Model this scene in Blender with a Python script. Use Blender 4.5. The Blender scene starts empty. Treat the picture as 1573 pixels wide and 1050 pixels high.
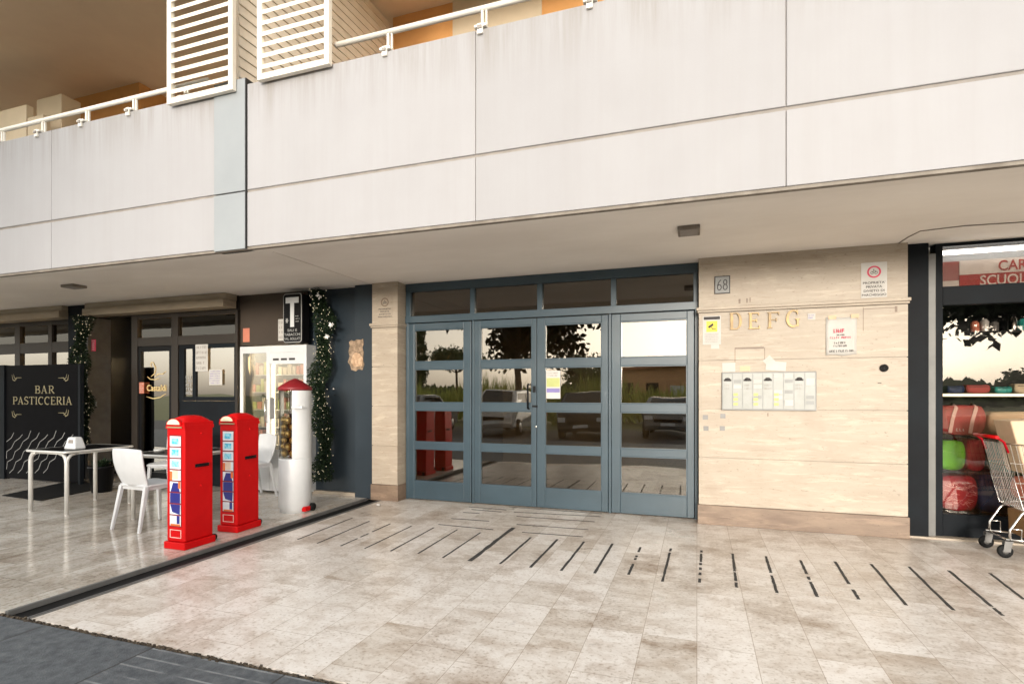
import bpy, bmesh, math, random
from mathutils import Vector, Matrix
random.seed(7)
S = bpy.context.scene
COL = S.collection
R = math.radians

# ------------------------------------------------------------------ camera, world, sun, exposure
HC, FPX, YAW, HOR = 1.40, 831.0, R(18.87), 605.0          # eye height, focal length in px of a 1573 px wide picture
cam_d = bpy.data.cameras.new("camera")
cam = bpy.data.objects.new("camera", cam_d); COL.objects.link(cam)
cam_d.sensor_width = 36; cam_d.lens = FPX / 1573 * 36
cam_d.shift_y = (HOR - 525) / 1573
cam_d.clip_start = 0.05; cam_d.clip_end = 2000
cam.location = (0, 0, HC); cam.rotation_euler = (R(90), 0, YAW)
S.camera = cam

SUN_EL, SUN_AZ = R(5), R(9.5)       # sun behind the camera, a little to the right
w = bpy.data.worlds.new("World"); S.world = w; w.use_nodes = True
nt = w.node_tree; nt.nodes.clear()
sky = nt.nodes.new("ShaderNodeTexSky"); sky.sky_type = 'NISHITA'; sky.sun_disc = False
sky.sun_elevation = SUN_EL; sky.sun_rotation = math.pi - SUN_AZ
sky.air_density = 1.0; sky.dust_density = 4.0; sky.ozone_density = 0.6
hs = nt.nodes.new("ShaderNodeHueSaturation"); hs.inputs['Saturation'].default_value = 0.35
bg = nt.nodes.new("ShaderNodeBackground"); bg.inputs[1].default_value = 0.15
wo = nt.nodes.new("ShaderNodeOutputWorld")
gm = nt.nodes.new("ShaderNodeGamma"); gm.inputs[1].default_value = 0.5      # overcast: an even sky
nt.links.new(sky.outputs[0], gm.inputs[0]); nt.links.new(gm.outputs[0], hs.inputs['Color'])
tint = nt.nodes.new("ShaderNodeMixRGB"); tint.blend_type = 'MULTIPLY'; tint.inputs[0].default_value = 1
tint.inputs[2].default_value = (4.9, 4.85, 4.75, 1)
nt.links.new(hs.outputs[0], tint.inputs[1])
nt.links.new(tint.outputs[0], bg.inputs[0]); nt.links.new(bg.outputs[0], wo.inputs[0])

sd = bpy.data.lights.new("sun", 'SUN'); sd.energy = 1.5; sd.angle = R(10); sd.color = (1, 0.93, 0.83)
sun = bpy.data.objects.new("sun", sd); COL.objects.link(sun)
sun.rotation_euler = (R(90) - SUN_EL, 0, SUN_AZ)
S.view_settings.view_transform = 'Standard'; S.view_settings.look = 'None'
S.view_settings.exposure = 1.15; S.view_settings.gamma = 1; S.view_settings.use_curve_mapping = False
S.cycles.max_bounces = 10; S.cycles.diffuse_bounces = 5; S.cycles.glossy_bounces = 5
S.cycles.transparent_max_bounces = 16; S.cycles.use_denoising = True
S.cycles.sample_clamp_indirect = 8

# survey of the photograph: pixel -> point on a facade-parallel plane / on the ground
CT, ST = math.cos(YAW), math.sin(YAW)
def _dir(px):
    a = (px - 786) / FPX
    return a * CT - ST, a * ST + CT
def fx(px, Y):
    dx, dy = _dir(px); return Y * dx / dy
def fz(px, py, Y):
    dx, dy = _dir(px); return HC + (HOR - py) / FPX * Y / dy
def gnd(px, py, z=0.0):
    t = (HC - z) * FPX / (py - HOR); dx, dy = _dir(px); return dx * t, dy * t

# ------------------------------------------------------------------ materials
def mat(name, col, rough=0.5, metal=0.0, col2=None, scale=8.0, stretch=(1, 1, 1), amount=1.0, bump=0.0, bscale=None,
        rough2=None, spec=0.5, coat=0.0, emit=None, estr=0.0, detail=6, lo=0.35, hi=0.65):
    m = bpy.data.materials.new(name); m.use_nodes = True
    n = m.node_tree.nodes; l = m.node_tree.links; b = n['Principled BSDF']
    b.inputs['Base Color'].default_value = (*col, 1); b.inputs['Roughness'].default_value = rough
    b.inputs['Metallic'].default_value = metal; b.inputs['Specular IOR Level'].default_value = spec
    b.inputs['Coat Weight'].default_value = coat
    if emit: b.inputs['Emission Color'].default_value = (*emit, 1); b.inputs['Emission Strength'].default_value = estr
    tc = n.new('ShaderNodeTexCoord'); mp = n.new('ShaderNodeMapping'); mp.inputs['Scale'].default_value = stretch
    l.new(tc.outputs['Object'], mp.inputs[0])
    nz = n.new('ShaderNodeTexNoise'); nz.inputs['Scale'].default_value = scale; nz.inputs['Detail'].default_value = detail
    nz.inputs['Roughness'].default_value = 0.6
    l.new(mp.outputs[0], nz.inputs['Vector'])
    rp = n.new('ShaderNodeMapRange'); rp.inputs[1].default_value = lo; rp.inputs[2].default_value = hi; rp.inputs[4].default_value = amount
    l.new(nz.outputs[0], rp.inputs[0])
    if col2 is None: col2 = tuple(c * 0.82 for c in col)
    mx = n.new('ShaderNodeMixRGB'); mx.inputs[1].default_value = (*col, 1); mx.inputs[2].default_value = (*col2, 1)
    l.new(rp.outputs[0], mx.inputs[0]); l.new(mx.outputs[0], b.inputs['Base Color'])
    if rough2 is not None:
        r2 = n.new('ShaderNodeMapRange'); r2.inputs[1].default_value = 0.3; r2.inputs[2].default_value = 0.7
        r2.inputs[3].default_value = rough; r2.inputs[4].default_value = rough2
        l.new(nz.outputs[0], r2.inputs[0]); l.new(r2.outputs[0], b.inputs['Roughness'])
    if bump:
        nb = n.new('ShaderNodeTexNoise'); nb.inputs['Scale'].default_value = bscale or scale * 6; nb.inputs['Detail'].default_value = 4
        l.new(mp.outputs[0], nb.inputs['Vector'])
        bp = n.new('ShaderNodeBump'); bp.inputs['Strength'].default_value = bump; bp.inputs['Distance'].default_value = 0.01
        l.new(nb.outputs[0], bp.inputs['Height']); l.new(bp.outputs[0], b.inputs['Normal'])
    return m

def nodes_of(m): return m.node_tree.nodes, m.node_tree.links, m.node_tree.nodes['Principled BSDF']

def glass(name, tint=(0.5, 0.5, 0.48), refl=0.35, wav=0.02, rough=0.0):
    m = bpy.data.materials.new(name); m.use_nodes = True
    n = m.node_tree.nodes; l = m.node_tree.links; n.clear()
    o = n.new('ShaderNodeOutputMaterial'); mx = n.new('ShaderNodeMixShader')
    tr = n.new('ShaderNodeBsdfTransparent'); tr.inputs[0].default_value = (*tint, 1)
    gl = n.new('ShaderNodeBsdfGlossy'); gl.inputs['Roughness'].default_value = rough; gl.inputs[0].default_value = (0.97, 0.93, 0.86, 1)
    fr = n.new('ShaderNodeLayerWeight'); fr.inputs[0].default_value = 0.3
    mr = n.new('ShaderNodeMapRange'); mr.inputs[3].default_value = refl; mr.inputs[4].default_value = 1.0
    l.new(fr.outputs['Fresnel'], mr.inputs[0]); l.new(mr.outputs[0], mx.inputs[0])
    l.new(tr.outputs[0], mx.inputs[1]); l.new(gl.outputs[0], mx.inputs[2]); l.new(mx.outputs[0], o.inputs[0])
    tc = n.new('ShaderNodeTexCoord'); nz = n.new('ShaderNodeTexNoise'); nz.inputs['Scale'].default_value = 1.3; nz.inputs['Detail'].default_value = 1
    bp = n.new('ShaderNodeBump'); bp.inputs['Strength'].default_value = wav; bp.inputs['Distance'].default_value = 0.1
    l.new(tc.outputs['Object'], nz.inputs['Vector']); l.new(nz.outputs[0], bp.inputs['Height']); l.new(bp.outputs[0], gl.inputs['Normal'])
    return m

def slab_floor(name, c1, c2, stain, rough, rough2, width, row, mortar=0.003, mort_col=(0.2, 0.17, 0.14), bumpst=0.05, vein=(9, 1.6, 1), vlo=0.47, vhi=0.72, blotch=0.6):
    m = bpy.data.materials.new(name); m.use_nodes = True
    n, l, b = nodes_of(m)
    tc = n.new('ShaderNodeTexCoord')
    mp = n.new('ShaderNodeMapping'); mp.inputs['Rotation'].default_value = (0, 0, R(90)); l.new(tc.outputs['Object'], mp.inputs[0])
    br = n.new('ShaderNodeTexBrick'); br.offset = 0.37; br.offset_frequency = 3; br.squash = 0.8; br.squash_frequency = 4
    br.inputs['Scale'].default_value = 1; br.inputs['Brick Width'].default_value = width; br.inputs['Row Height'].default_value = row
    br.inputs['Mortar Size'].default_value = mortar; br.inputs['Mortar Smooth'].default_value = 0.3
    br.inputs['Color1'].default_value = (*c1, 1); br.inputs['Color2'].default_value = (*c2, 1); br.inputs['Mortar'].default_value = (*mort_col, 1)
    br.inputs['Bias'].default_value = -0.15
    l.new(mp.outputs[0], br.inputs['Vector'])
    # streaks of the stone, along each slab
    ms = n.new('ShaderNodeMapping'); ms.inputs['Scale'].default_value = vein; l.new(tc.outputs['Object'], ms.inputs[0])
    # shift the streaks slab by slab
    sh = n.new('ShaderNodeVectorMath'); sh.operation = 'MULTIPLY_ADD'; sh.inputs[1].default_value = (31, 17, 0)
    l.new(br.outputs['Color'], sh.inputs[0]); l.new(ms.outputs[0], sh.inputs[2])
    n1 = n.new('ShaderNodeTexNoise'); n1.inputs['Scale'].default_value = 1.0; n1.inputs['Detail'].default_value = 12; n1.inputs['Roughness'].default_value = 0.78
    n1.inputs['Distortion'].default_value = 0.9
    l.new(sh.outputs[0], n1.inputs['Vector'])
    r1 = n.new('ShaderNodeMapRange'); r1.inputs[1].default_value = vlo; r1.inputs[2].default_value = vhi; r1.inputs[4].default_value = 0.8
    l.new(n1.outputs[0], r1.inputs[0])
    sc_ = n.new('ShaderNodeSeparateColor'); l.new(br.outputs['Color'], sc_.inputs[0])
    tv = n.new('ShaderNodeMapRange'); tv.inputs[1].default_value = c2[0]; tv.inputs[2].default_value = c1[0]; tv.inputs[3].default_value = 1.15; tv.inputs[4].default_value = 0.35
    l.new(sc_.outputs[0], tv.inputs[0])
    vm = n.new('ShaderNodeMath'); vm.operation = 'MULTIPLY'; l.new(r1.outputs[0], vm.inputs[0]); l.new(tv.outputs[0], vm.inputs[1])
    x1 = n.new('ShaderNodeMixRGB'); x1.inputs[2].default_value = (*stain, 1)
    l.new(vm.outputs[0], x1.inputs[0]); l.new(br.outputs['Color'], x1.inputs[1])
    # wide dirty patches
    n2 = n.new('ShaderNodeTexNoise'); n2.inputs['Scale'].default_value = 1.5; n2.inputs['Detail'].default_value = 10; n2.inputs['Roughness'].default_value = 0.74
    l.new(tc.outputs['Object'], n2.inputs['Vector'])
    r2 = n.new('ShaderNodeMapRange'); r2.inputs[1].default_value = 0.5; r2.inputs[2].default_value = 0.70; r2.inputs[4].default_value = blotch
    l.new(n2.outputs[0], r2.inputs[0])
    x2 = n.new('ShaderNodeMixRGB'); x2.blend_type = 'MULTIPLY'; x2.inputs[2].default_value = (0.47, 0.38, 0.30, 1)
    l.new(r2.outputs[0], x2.inputs[0]); l.new(x1.outputs[0], x2.inputs[1])
    # small pits and specks
    n3 = n.new('ShaderNodeTexNoise'); n3.inputs['Scale'].default_value = 48; n3.inputs['Detail'].default_value = 5
    l.new(tc.outputs['Object'], n3.inputs['Vector'])
    r3 = n.new('ShaderNodeMapRange'); r3.inputs[1].default_value = 0.55; r3.inputs[2].default_value = 0.66; r3.inputs[4].default_value = 0.55
    l.new(n3.outputs[0], r3.inputs[0])
    x3 = n.new('ShaderNodeMixRGB'); x3.blend_type = 'MULTIPLY'; x3.inputs[2].default_value = (0.55, 0.48, 0.4, 1)
    n4 = n.new('ShaderNodeTexNoise'); n4.inputs['Scale'].default_value = 5.5; n4.inputs['Detail'].default_value = 9; n4.inputs['Roughness'].default_value = 0.7; n4.inputs['Distortion'].default_value = 0.7
    l.new(sh.outputs[0] if False else tc.outputs['Object'], n4.inputs['Vector'])
    r4 = n.new('ShaderNodeMapRange'); r4.inputs[1].default_value = 0.47; r4.inputs[2].default_value = 0.68; r4.inputs[4].default_value = 0.55
    l.new(n4.outputs[0], r4.inputs[0])
    x4 = n.new('ShaderNodeMixRGB'); x4.blend_type = 'MULTIPLY'; x4.inputs[2].default_value = (0.62, 0.53, 0.45, 1)
    l.new(r4.outputs[0], x4.inputs[0]); l.new(x2.outputs[0], x4.inputs[1])
    l.new(r3.outputs[0], x3.inputs[0]); l.new(x4.outputs[0], x3.inputs[1]); l.new(x3.outputs[0], b.inputs['Base Color'])
    rr = n.new('ShaderNodeMapRange'); rr.inputs[1].default_value = 0.3; rr.inputs[2].default_value = 0.7
    rr.inputs[3].default_value = rough; rr.inputs[4].default_value = rough2
    l.new(n2.outputs[0], rr.inputs[0]); l.new(rr.outputs[0], b.inputs['Roughness'])
    bp = n.new('ShaderNodeBump'); bp.inputs['Strength'].default_value = bumpst; bp.inputs['Distance'].default_value = 0.01
    l.new(n3.outputs[0], bp.inputs['Height']); l.new(bp.outputs[0], b.inputs['Normal'])
    return m

def panel_white(name):
    """light render panels with grey weather streaks running down from the coping"""
    m = mat(name, (0.325, 0.318, 0.328), 0.6, col2=(0.308, 0.30, 0.309), scale=1.2, amount=1, bump=0.04, bscale=60)
    n, l, b = nodes_of(m)
    base = b.inputs['Base Color'].links[0].from_socket
    tc = n.new('ShaderNodeTexCoord'); mp = n.new('ShaderNodeMapping'); mp.inputs['Scale'].default_value = (7, 1, 0.35)
    l.new(tc.outputs['Object'], mp.inputs[0])
    nz = n.new('ShaderNodeTexNoise'); nz.inputs['Scale'].default_value = 1.6; nz.inputs['Detail'].default_value = 8; nz.inputs['Roughness'].default_value = 0.7
    l.new(mp.outputs[0], nz.inputs['Vector'])
    sx = n.new('ShaderNodeSeparateXYZ'); l.new(tc.outputs['Object'], sx.inputs[0])
    g = n.new('ShaderNodeMapRange'); g.inputs[1].default_value = 3.9; g.inputs[2].default_value = 4.40; g.inputs[3].default_value = 0.10; g.inputs[4].default_value = 0.85
    l.new(sx.outputs[2], g.inputs[0])
    r = n.new('ShaderNodeMapRange'); r.inputs[1].default_value = 0.42; r.inputs[2].default_value = 0.75
    l.new(nz.outputs[0], r.inputs[0])
    mu = n.new('ShaderNodeMath'); mu.operation = 'MULTIPLY'; l.new(g.outputs[0], mu.inputs[0]); l.new(r.outputs[0], mu.inputs[1])
    oi = n.new('ShaderNodeObjectInfo'); ov = n.new('ShaderNodeMapRange'); ov.inputs[3].default_value = 0.94; ov.inputs[4].default_value = 1.05
    l.new(oi.outputs['Random'], ov.inputs[0]); om = n.new('ShaderNodeMixRGB'); om.blend_type = 'MULTIPLY'; om.inputs[0].default_value = 1
    l.new(base, om.inputs[1]); l.new(ov.outputs[0], om.inputs[2]); base = om.outputs[0]
    x = n.new('ShaderNodeMixRGB'); x.inputs[2].default_value = (0.20, 0.175, 0.145, 1)
    l.new(mu.outputs[0], x.inputs[0]); l.new(base, x.inputs[1]); l.new(x.outputs[0], b.inputs['Base Color'])
    return m

def travertine_wall(name, c1, c2, c3):
    """bedded stone: broad tone bands, thin dark and pale veins, open pits"""
    m = mat(name, c1, 0.5, col2=c2, scale=1.3, stretch=(1.4, 1.4, 5), amount=0.9, bump=0.06, bscale=22, lo=0.36, hi=0.64, detail=10)
    n, l, b = nodes_of(m)
    base = b.inputs['Base Color'].links[0].from_socket
    tc = n.new('ShaderNodeTexCoord')
    def layer(base, stretch, scale, lo, hi, amt, col, dist=0.6, det=8):
        mp = n.new('ShaderNodeMapping'); mp.inputs['Scale'].default_value = stretch; l.new(tc.outputs['Object'], mp.inputs[0])
        nz = n.new('ShaderNodeTexNoise'); nz.inputs['Scale'].default_value = scale; nz.inputs['Detail'].default_value = det; nz.inputs['Roughness'].default_value = .65; nz.inputs['Distortion'].default_value = dist
        l.new(mp.outputs[0], nz.inputs['Vector'])
        r = n.new('ShaderNodeMapRange'); r.inputs[1].default_value = lo; r.inputs[2].default_value = hi; r.inputs[4].default_value = amt; l.new(nz.outputs[0], r.inputs[0])
        x = n.new('ShaderNodeMixRGB'); x.inputs[2].default_value = (*col, 1); l.new(r.outputs[0], x.inputs[0]); l.new(base, x.inputs[1]); return x.outputs[0]
    pale = tuple(min(1, c * 1.28) for c in c1); dark = tuple(c * .45 for c in c3)
    o = layer(base, (1, 1, 7), 2.6, .52, .66, .7, pale)
    o = layer(o, (1, 1, 9), 4.0, .56, .70, .55, c3)
    o = layer(o, (1, 1, 3.2), 26, .64, .70, .75, dark, .2, 4)
    o = layer(o, (1, 1, 1), 0.8, .55, .75, .35, c3)
    l.new(o, b.inputs['Base Color'])
    return m

def pavement_mat(name):
    m = mat(name, (0.105, 0.115, 0.125), 0.6, col2=(0.045, 0.052, 0.06), scale=14, bump=0.4, bscale=120, rough2=0.8, detail=14, lo=0.3, hi=0.7)
    n, l, b = nodes_of(m)
    base = b.inputs['Base Color'].links[0].from_socket
    tc = n.new('ShaderNodeTexCoord'); sx = n.new('ShaderNodeSeparateXYZ'); l.new(tc.outputs['Object'], sx.inputs[0])
    def line(sock, period, width, off=0.0):
        a = n.new('ShaderNodeMath'); a.operation = 'ADD'; a.inputs[1].default_value = 50 * period + off; l.new(sock, a.inputs[0])
        d = n.new('ShaderNodeMath'); d.operation = 'MODULO'; d.inputs[1].default_value = period; l.new(a.outputs[0], d.inputs[0])
        c = n.new('ShaderNodeMath'); c.operation = 'LESS_THAN'; c.inputs[1].default_value = width; l.new(d.outputs[0], c.inputs[0]); return c.outputs[0]
    gro = line(sx.outputs[1], 0.088, 0.012, 0.02)
    edge = n.new('ShaderNodeMath'); edge.operation = 'GREATER_THAN'; edge.inputs[1].default_value = -2.86; l.new(sx.outputs[0], edge.inputs[0])
    g2 = n.new('ShaderNodeMath'); g2.operation = 'MULTIPLY'; l.new(gro, g2.inputs[0]); l.new(edge.outputs[0], g2.inputs[1])
    nz = n.new('ShaderNodeTexNoise'); nz.inputs['Scale'].default_value = 5; l.new(tc.outputs['Object'], nz.inputs['Vector'])
    rr = n.new('ShaderNodeMapRange'); rr.inputs[1].default_value = 0.35; rr.inputs[2].default_value = 0.6; l.new(nz.outputs[0], rr.inputs[0])
    g3 = n.new('ShaderNodeMath'); g3.operation = 'MULTIPLY'; l.new(g2.outputs[0], g3.inputs[0]); l.new(rr.outputs[0], g3.inputs[1])
    x = n.new('ShaderNodeMixRGB'); x.inputs[2].default_value = (0.22, 0.23, 0.235, 1); l.new(g3.outputs[0], x.inputs[0]); l.new(base, x.inputs[1])
    jt = line(sx.outputs[0], 0.9, 0.012, 0.16)
    x2 = n.new('ShaderNodeMixRGB'); x2.inputs[2].default_value = (0.03, 0.03, 0.03, 1); l.new(jt, x2.inputs[0]); l.new(x.outputs[0], x2.inputs[1])
    l.new(x2.outputs[0], b.inputs['Base Color'])
    return m

M = {}
M['white_panel'] = panel_white('white_panel')
M['groove'] = mat('groove', (0.29, 0.26, 0.235), 0.8)
M['joint_cover'] = mat('joint_cover', (0.268, 0.285, 0.298), 0.45, col2=(0.245, 0.262, 0.275), scale=2)
M['dark_gap'] = mat('dark_gap', (0.03, 0.03, 0.03), 0.9)
M['drip'] = mat('drip', (0.25, 0.22, 0.185), 0.8, col2=(0.16, 0.135, 0.11), scale=6)
M['soffit'] = mat('soffit', (0.87, 0.825, 0.765), 0.8, col2=(0.76, 0.71, 0.65), scale=0.8, stretch=(0.6, 1.4, 1), bump=0.05)
M['balcony_ceiling'] = mat('balcony_ceiling', (0.84, 0.70, 0.53), 0.85, col2=(0.75, 0.61, 0.46), scale=0.7)
M['ochre'] = mat('ochre', (0.70, 0.36, 0.13), 0.85, col2=(0.6, 0.3, 0.1), scale=2)
M['cream'] = mat('cream', (0.62, 0.52, 0.38), 0.8, col2=(0.55, 0.46, 0.33), scale=2)
M['white_metal'] = mat('white_metal', (0.82, 0.79, 0.72), 0.4, col2=(0.74, 0.70, 0.63), scale=3)
M['louvre'] = mat('louvre', (0.78, 0.73, 0.64), 0.5, col2=(0.70, 0.65, 0.56), scale=3)
M['stone'] = travertine_wall('stone', (0.37, 0.312, 0.246), (0.325, 0.268, 0.206), (0.24, 0.17, 0.12))
M['plinth'] = travertine_wall('plinth', (0.22, 0.155, 0.108), (0.13, 0.085, 0.058), (0.06, 0.034, 0.022))
M['floor'] = slab_floor('floor', (0.74, 0.695, 0.65), (0.60, 0.545, 0.485), (0.34, 0.25, 0.175), 0.24, 0.42, 0.54, 0.30, mortar=0.002, mort_col=(0.36, 0.29, 0.23), vein=(2.0, 4.6, 1), vlo=0.46, vhi=0.66, blotch=0.95)
M['terrace'] = slab_floor('terrace', (0.62, 0.585, 0.53), (0.46, 0.42, 0.365), (0.21, 0.17, 0.12), 0.07, 0.16, 0.66, 0.31, mortar=0.002, vein=(5, 0.9, 1), vlo=0.47, vhi=0.66, bumpst=0.02)
M['pavement'] = pavement_mat('pavement')
M['asphalt'] = mat('asphalt', (0.06, 0.06, 0.062), 0.85, scale=20, bump=0.2)
M['grass'] = mat('grass', (0.09, 0.11, 0.035), 0.9, col2=(0.14, 0.13, 0.05), scale=1.5)
M['dirt'] = mat('dirt', (0.10, 0.075, 0.05), 0.95, col2=(0.03, 0.022, 0.015), scale=30, lo=0.4, hi=0.6)
M['black_rubber'] = mat('black_rubber', (0.010, 0.010, 0.010), 0.6, spec=0.15)
M['tape'] = mat('tape', (0.025, 0.025, 0.025), 0.75, col2=(0.05, 0.045, 0.04), scale=25)
M['grey_alu'] = mat('grey_alu', (0.17, 0.165, 0.16), 0.5, metal=0.4)
M['alu'] = mat('alu', (0.60, 0.59, 0.565), 0.42, metal=0.3, col2=(0.56, 0.55, 0.525))
M['chrome'] = mat('chrome', (0.72, 0.70, 0.67), 0.16, metal=1.0)
M['door_blue'] = mat('door_blue', (0.030, 0.056, 0.075), 0.38, col2=(0.024, 0.046, 0.062), scale=2, coat=0.15, bump=0.02)
M['dark_frame'] = mat('dark_frame', (0.011, 0.0145, 0.018), 0.5, spec=0.06, col2=(0.009, 0.010, 0.012), scale=1.5, bump=0.02)
M['dark_panel'] = mat('dark_panel', (0.024, 0.034, 0.044), 0.34, spec=0.3, col2=(0.018, 0.026, 0.034), scale=1.2, bump=0.03, bscale=3)
M['bar_frame'] = mat('bar_frame', (0.034, 0.027, 0.022), 0.42, spec=0.25, col2=(0.026, 0.021, 0.017), scale=2)
M['brown_wall'] = mat('brown_wall', (0.062, 0.047, 0.036), 0.5, spec=0.25, col2=(0.05, 0.038, 0.029), scale=1.2)
M['beige_box'] = mat('beige_box', (0.34, 0.28, 0.205), 0.6, col2=(0.26, 0.21, 0.15), scale=2, stretch=(1, 1, 5))
M['black'] = mat('black', (0.006, 0.006, 0.007), 0.45, spec=0.15)
M['black_gloss'] = mat('black_gloss', (0.004, 0.004, 0.005), 0.35, spec=0.02)
M['interior'] = mat('interior', (0.10, 0.075, 0.055), 0.8)
M['interior_floor'] = mat('interior_floor', (0.34, 0.28, 0.22), 0.3, scale=3)
M['gold'] = mat('gold', (0.55, 0.38, 0.13), 0.35, metal=0.7)
M['gold_paint'] = mat('gold_paint', (0.28, 0.24, 0.13), 0.5)
M['gold_decal'] = mat('gold_decal', (0.75, 0.58, 0.27), 0.5)
M['brass'] = mat('brass', (0.23, 0.145, 0.05), 0.42, metal=0.35, col2=(0.11, 0.07, 0.026), scale=9)
M['silver_ink'] = mat('silver_ink', (0.36, 0.36, 0.35), 0.5)
M['white'] = mat('white', (0.60, 0.61, 0.62), 0.4, col2=(0.55, 0.56, 0.57), scale=4)
M['plastic'] = mat('plastic', (0.56, 0.57, 0.585), 0.42, col2=(0.51, 0.52, 0.535), scale=6, bump=0.03, bscale=150)
M['paper'] = mat('paper', (0.52, 0.505, 0.48), 0.7, col2=(0.47, 0.45, 0.42), scale=5)
M['ink'] = mat('ink', (0.04, 0.035, 0.035), 0.7)
M['red_ink'] = mat('red_ink', (0.55, 0.04, 0.09), 0.6)
M['yellow'] = mat('yellow', (0.80, 0.62, 0.02), 0.5)
M['lime'] = mat('lime', (0.44, 0.47, 0.17), 0.55)
M['violet'] = mat('violet', (0.20, 0.17, 0.40), 0.55)
M['red_paint'] = mat('red_paint', (0.52, 0.003, 0.004), 0.36, col2=(0.44, 0.002, 0.003), scale=5, rough2=0.5, lo=.3, hi=.7, spec=0.15, coat=0.0, bump=0.03, bscale=14)
M['dark_red'] = mat('dark_red', (0.21, 0.005, 0.010), 0.45, scale=3)
M['pane_blue'] = mat('pane_blue', (0.05, 0.42, 0.62), 0.4, col2=(0.3, 0.66, 0.78), scale=40, lo=0.45, hi=0.55)
M['pane_white'] = mat('pane_white', (0.72, 0.76, 0.80), 0.35)
M['navy'] = mat('navy', (0.012, 0.016, 0.20), 0.4)
M['orange'] = mat('orange', (0.75, 0.16, 0.03), 0.5)
M['skin_tone'] = mat('pale_patch', (0.72, 0.56, 0.44), 0.5)
M['cream_sign'] = mat('cream_sign', (0.78, 0.70, 0.50), 0.45)
M['leaf_dark'] = mat('leaf_dark', (0.008, 0.019, 0.008), 0.6, spec=0.25, col2=(0.018, 0.034, 0.013), scale=9)
M['leaf_tree'] = mat('leaf_tree', (0.045, 0.07, 0.02), 0.65, col2=(0.075, 0.10, 0.03), scale=2)
M['leaf_reed'] = mat('leaf_reed', (0.5, 0.52, 0.14), 0.7, col2=(0.3, 0.36, 0.09), scale=1)
M['bark'] = mat('bark', (0.09, 0.065, 0.045), 0.9, scale=6, bump=0.5)
M['fairy_bulb'] = mat('fairy_bulb', (0.9, 0.8, 0.55), 0.2, emit=(1.0, 0.86, 0.58), estr=0.45)
M['tube_light'] = mat('tube_light', (0.9, 0.9, 0.9), 0.4, emit=(1.0, 0.97, 0.92), estr=4.5)
M['led'] = mat('led', (0.9, 0.8, 0.6), 0.4, emit=(1.0, 0.78, 0.48), estr=1.0)
M['fridge_light'] = mat('fridge_light', (0.9, 0.85, 0.7), 0.4, emit=(1.0, 0.86, 0.62), estr=4)
M['bar_fill'] = mat('bar_fill', (0.9, 0.8, 0.6), 0.4, emit=(1.0, 0.80, 0.50), estr=90)  # glow of the lamps added inside the bar
M['intercom'] = mat('intercom', (0.21, 0.215, 0.21), 0.45, col2=(0.18, 0.182, 0.175), scale=5)
M['intercom_cell'] = mat('intercom_cell', (0.265, 0.27, 0.255), 0.4, col2=(0.22, 0.226, 0.205), scale=7)
M['red_bag'] = mat('red_bag', (0.40, 0.065, 0.065), 0.75, col2=(0.33, 0.05, 0.05), scale=8, bump=0.2, bscale=60)
M['strap'] = mat('strap', (0.75, 0.50, 0.45), 0.8)
M['green_bag'] = mat('green_bag', (0.17, 0.60, 0.012), 0.6, col2=(0.13, 0.48, 0.01), scale=6, bump=0.1, bscale=40)
M['crimson'] = mat('crimson', (0.46, 0.006, 0.025), 0.7, col2=(0.36, 0.005, 0.02), scale=6)
M['pink_line'] = mat('pink_line', (0.75, 0.20, 0.20), 0.6)
M['beige_bag'] = mat('beige_bag', (0.62, 0.47, 0.32), 0.75, col2=(0.55, 0.41, 0.27), scale=5, bump=0.1)
M['blue_bag'] = mat('blue_bag', (0.012, 0.03, 0.11), 0.6)
M['teal'] = mat('teal', (0.02, 0.32, 0.30), 0.4)
M['cardboard'] = mat('cardboard', (0.30, 0.17, 0.07), 0.85, col2=(0.24, 0.13, 0.05), scale=5)
M['coral'] = mat('coral', (0.62, 0.22, 0.14), 0.7, col2=(0.5, 0.16, 0.1), scale=5)
M['sign_white'] = mat('sign_white', (0.55, 0.49, 0.45), 0.5)
M['sign_red'] = mat('sign_red', (0.33, 0.001, 0.008), 0.5, spec=0.1)
M['glass_door'] = glass('glass_door', (0.52, 0.49, 0.44), 0.12, 0.03)
M['glass_transom'] = glass('glass_transom', (0.30, 0.26, 0.22), 0.10, 0.02)
M['glass_bar'] = glass('glass_bar', (0.75, 0.68, 0.56), 0.36, 0.03)
M['glass_bar_top'] = glass('glass_bar_top', (0.45, 0.40, 0.33), 0.02, 0.02)
M['glass_shop'] = glass('glass_shop', (0.88, 0.86, 0.84), 0.06, 0.02)
M['glass_case'] = glass('glass_case', (0.86, 0.86, 0.84), 0.08, 0.01)
M['car_white'] = mat('car_white', (0.7, 0.7, 0.7), 0.25, coat=0.6)
M['car_dark'] = mat('car_dark', (0.03, 0.035, 0.045), 0.25, coat=0.6)
M['car_grey'] = mat('car_grey', (0.25, 0.26, 0.27), 0.25, coat=0.6)
M['car_glass'] = mat('car_glass', (0.015, 0.018, 0.02), 0.05)
M['brick'] = mat('brick', (0.62, 0.36, 0.2), 0.85, scale=4)
M['tape_roof'] = mat('roof_tile', (0.36, 0.15, 0.08), 0.85, scale=4)

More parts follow.
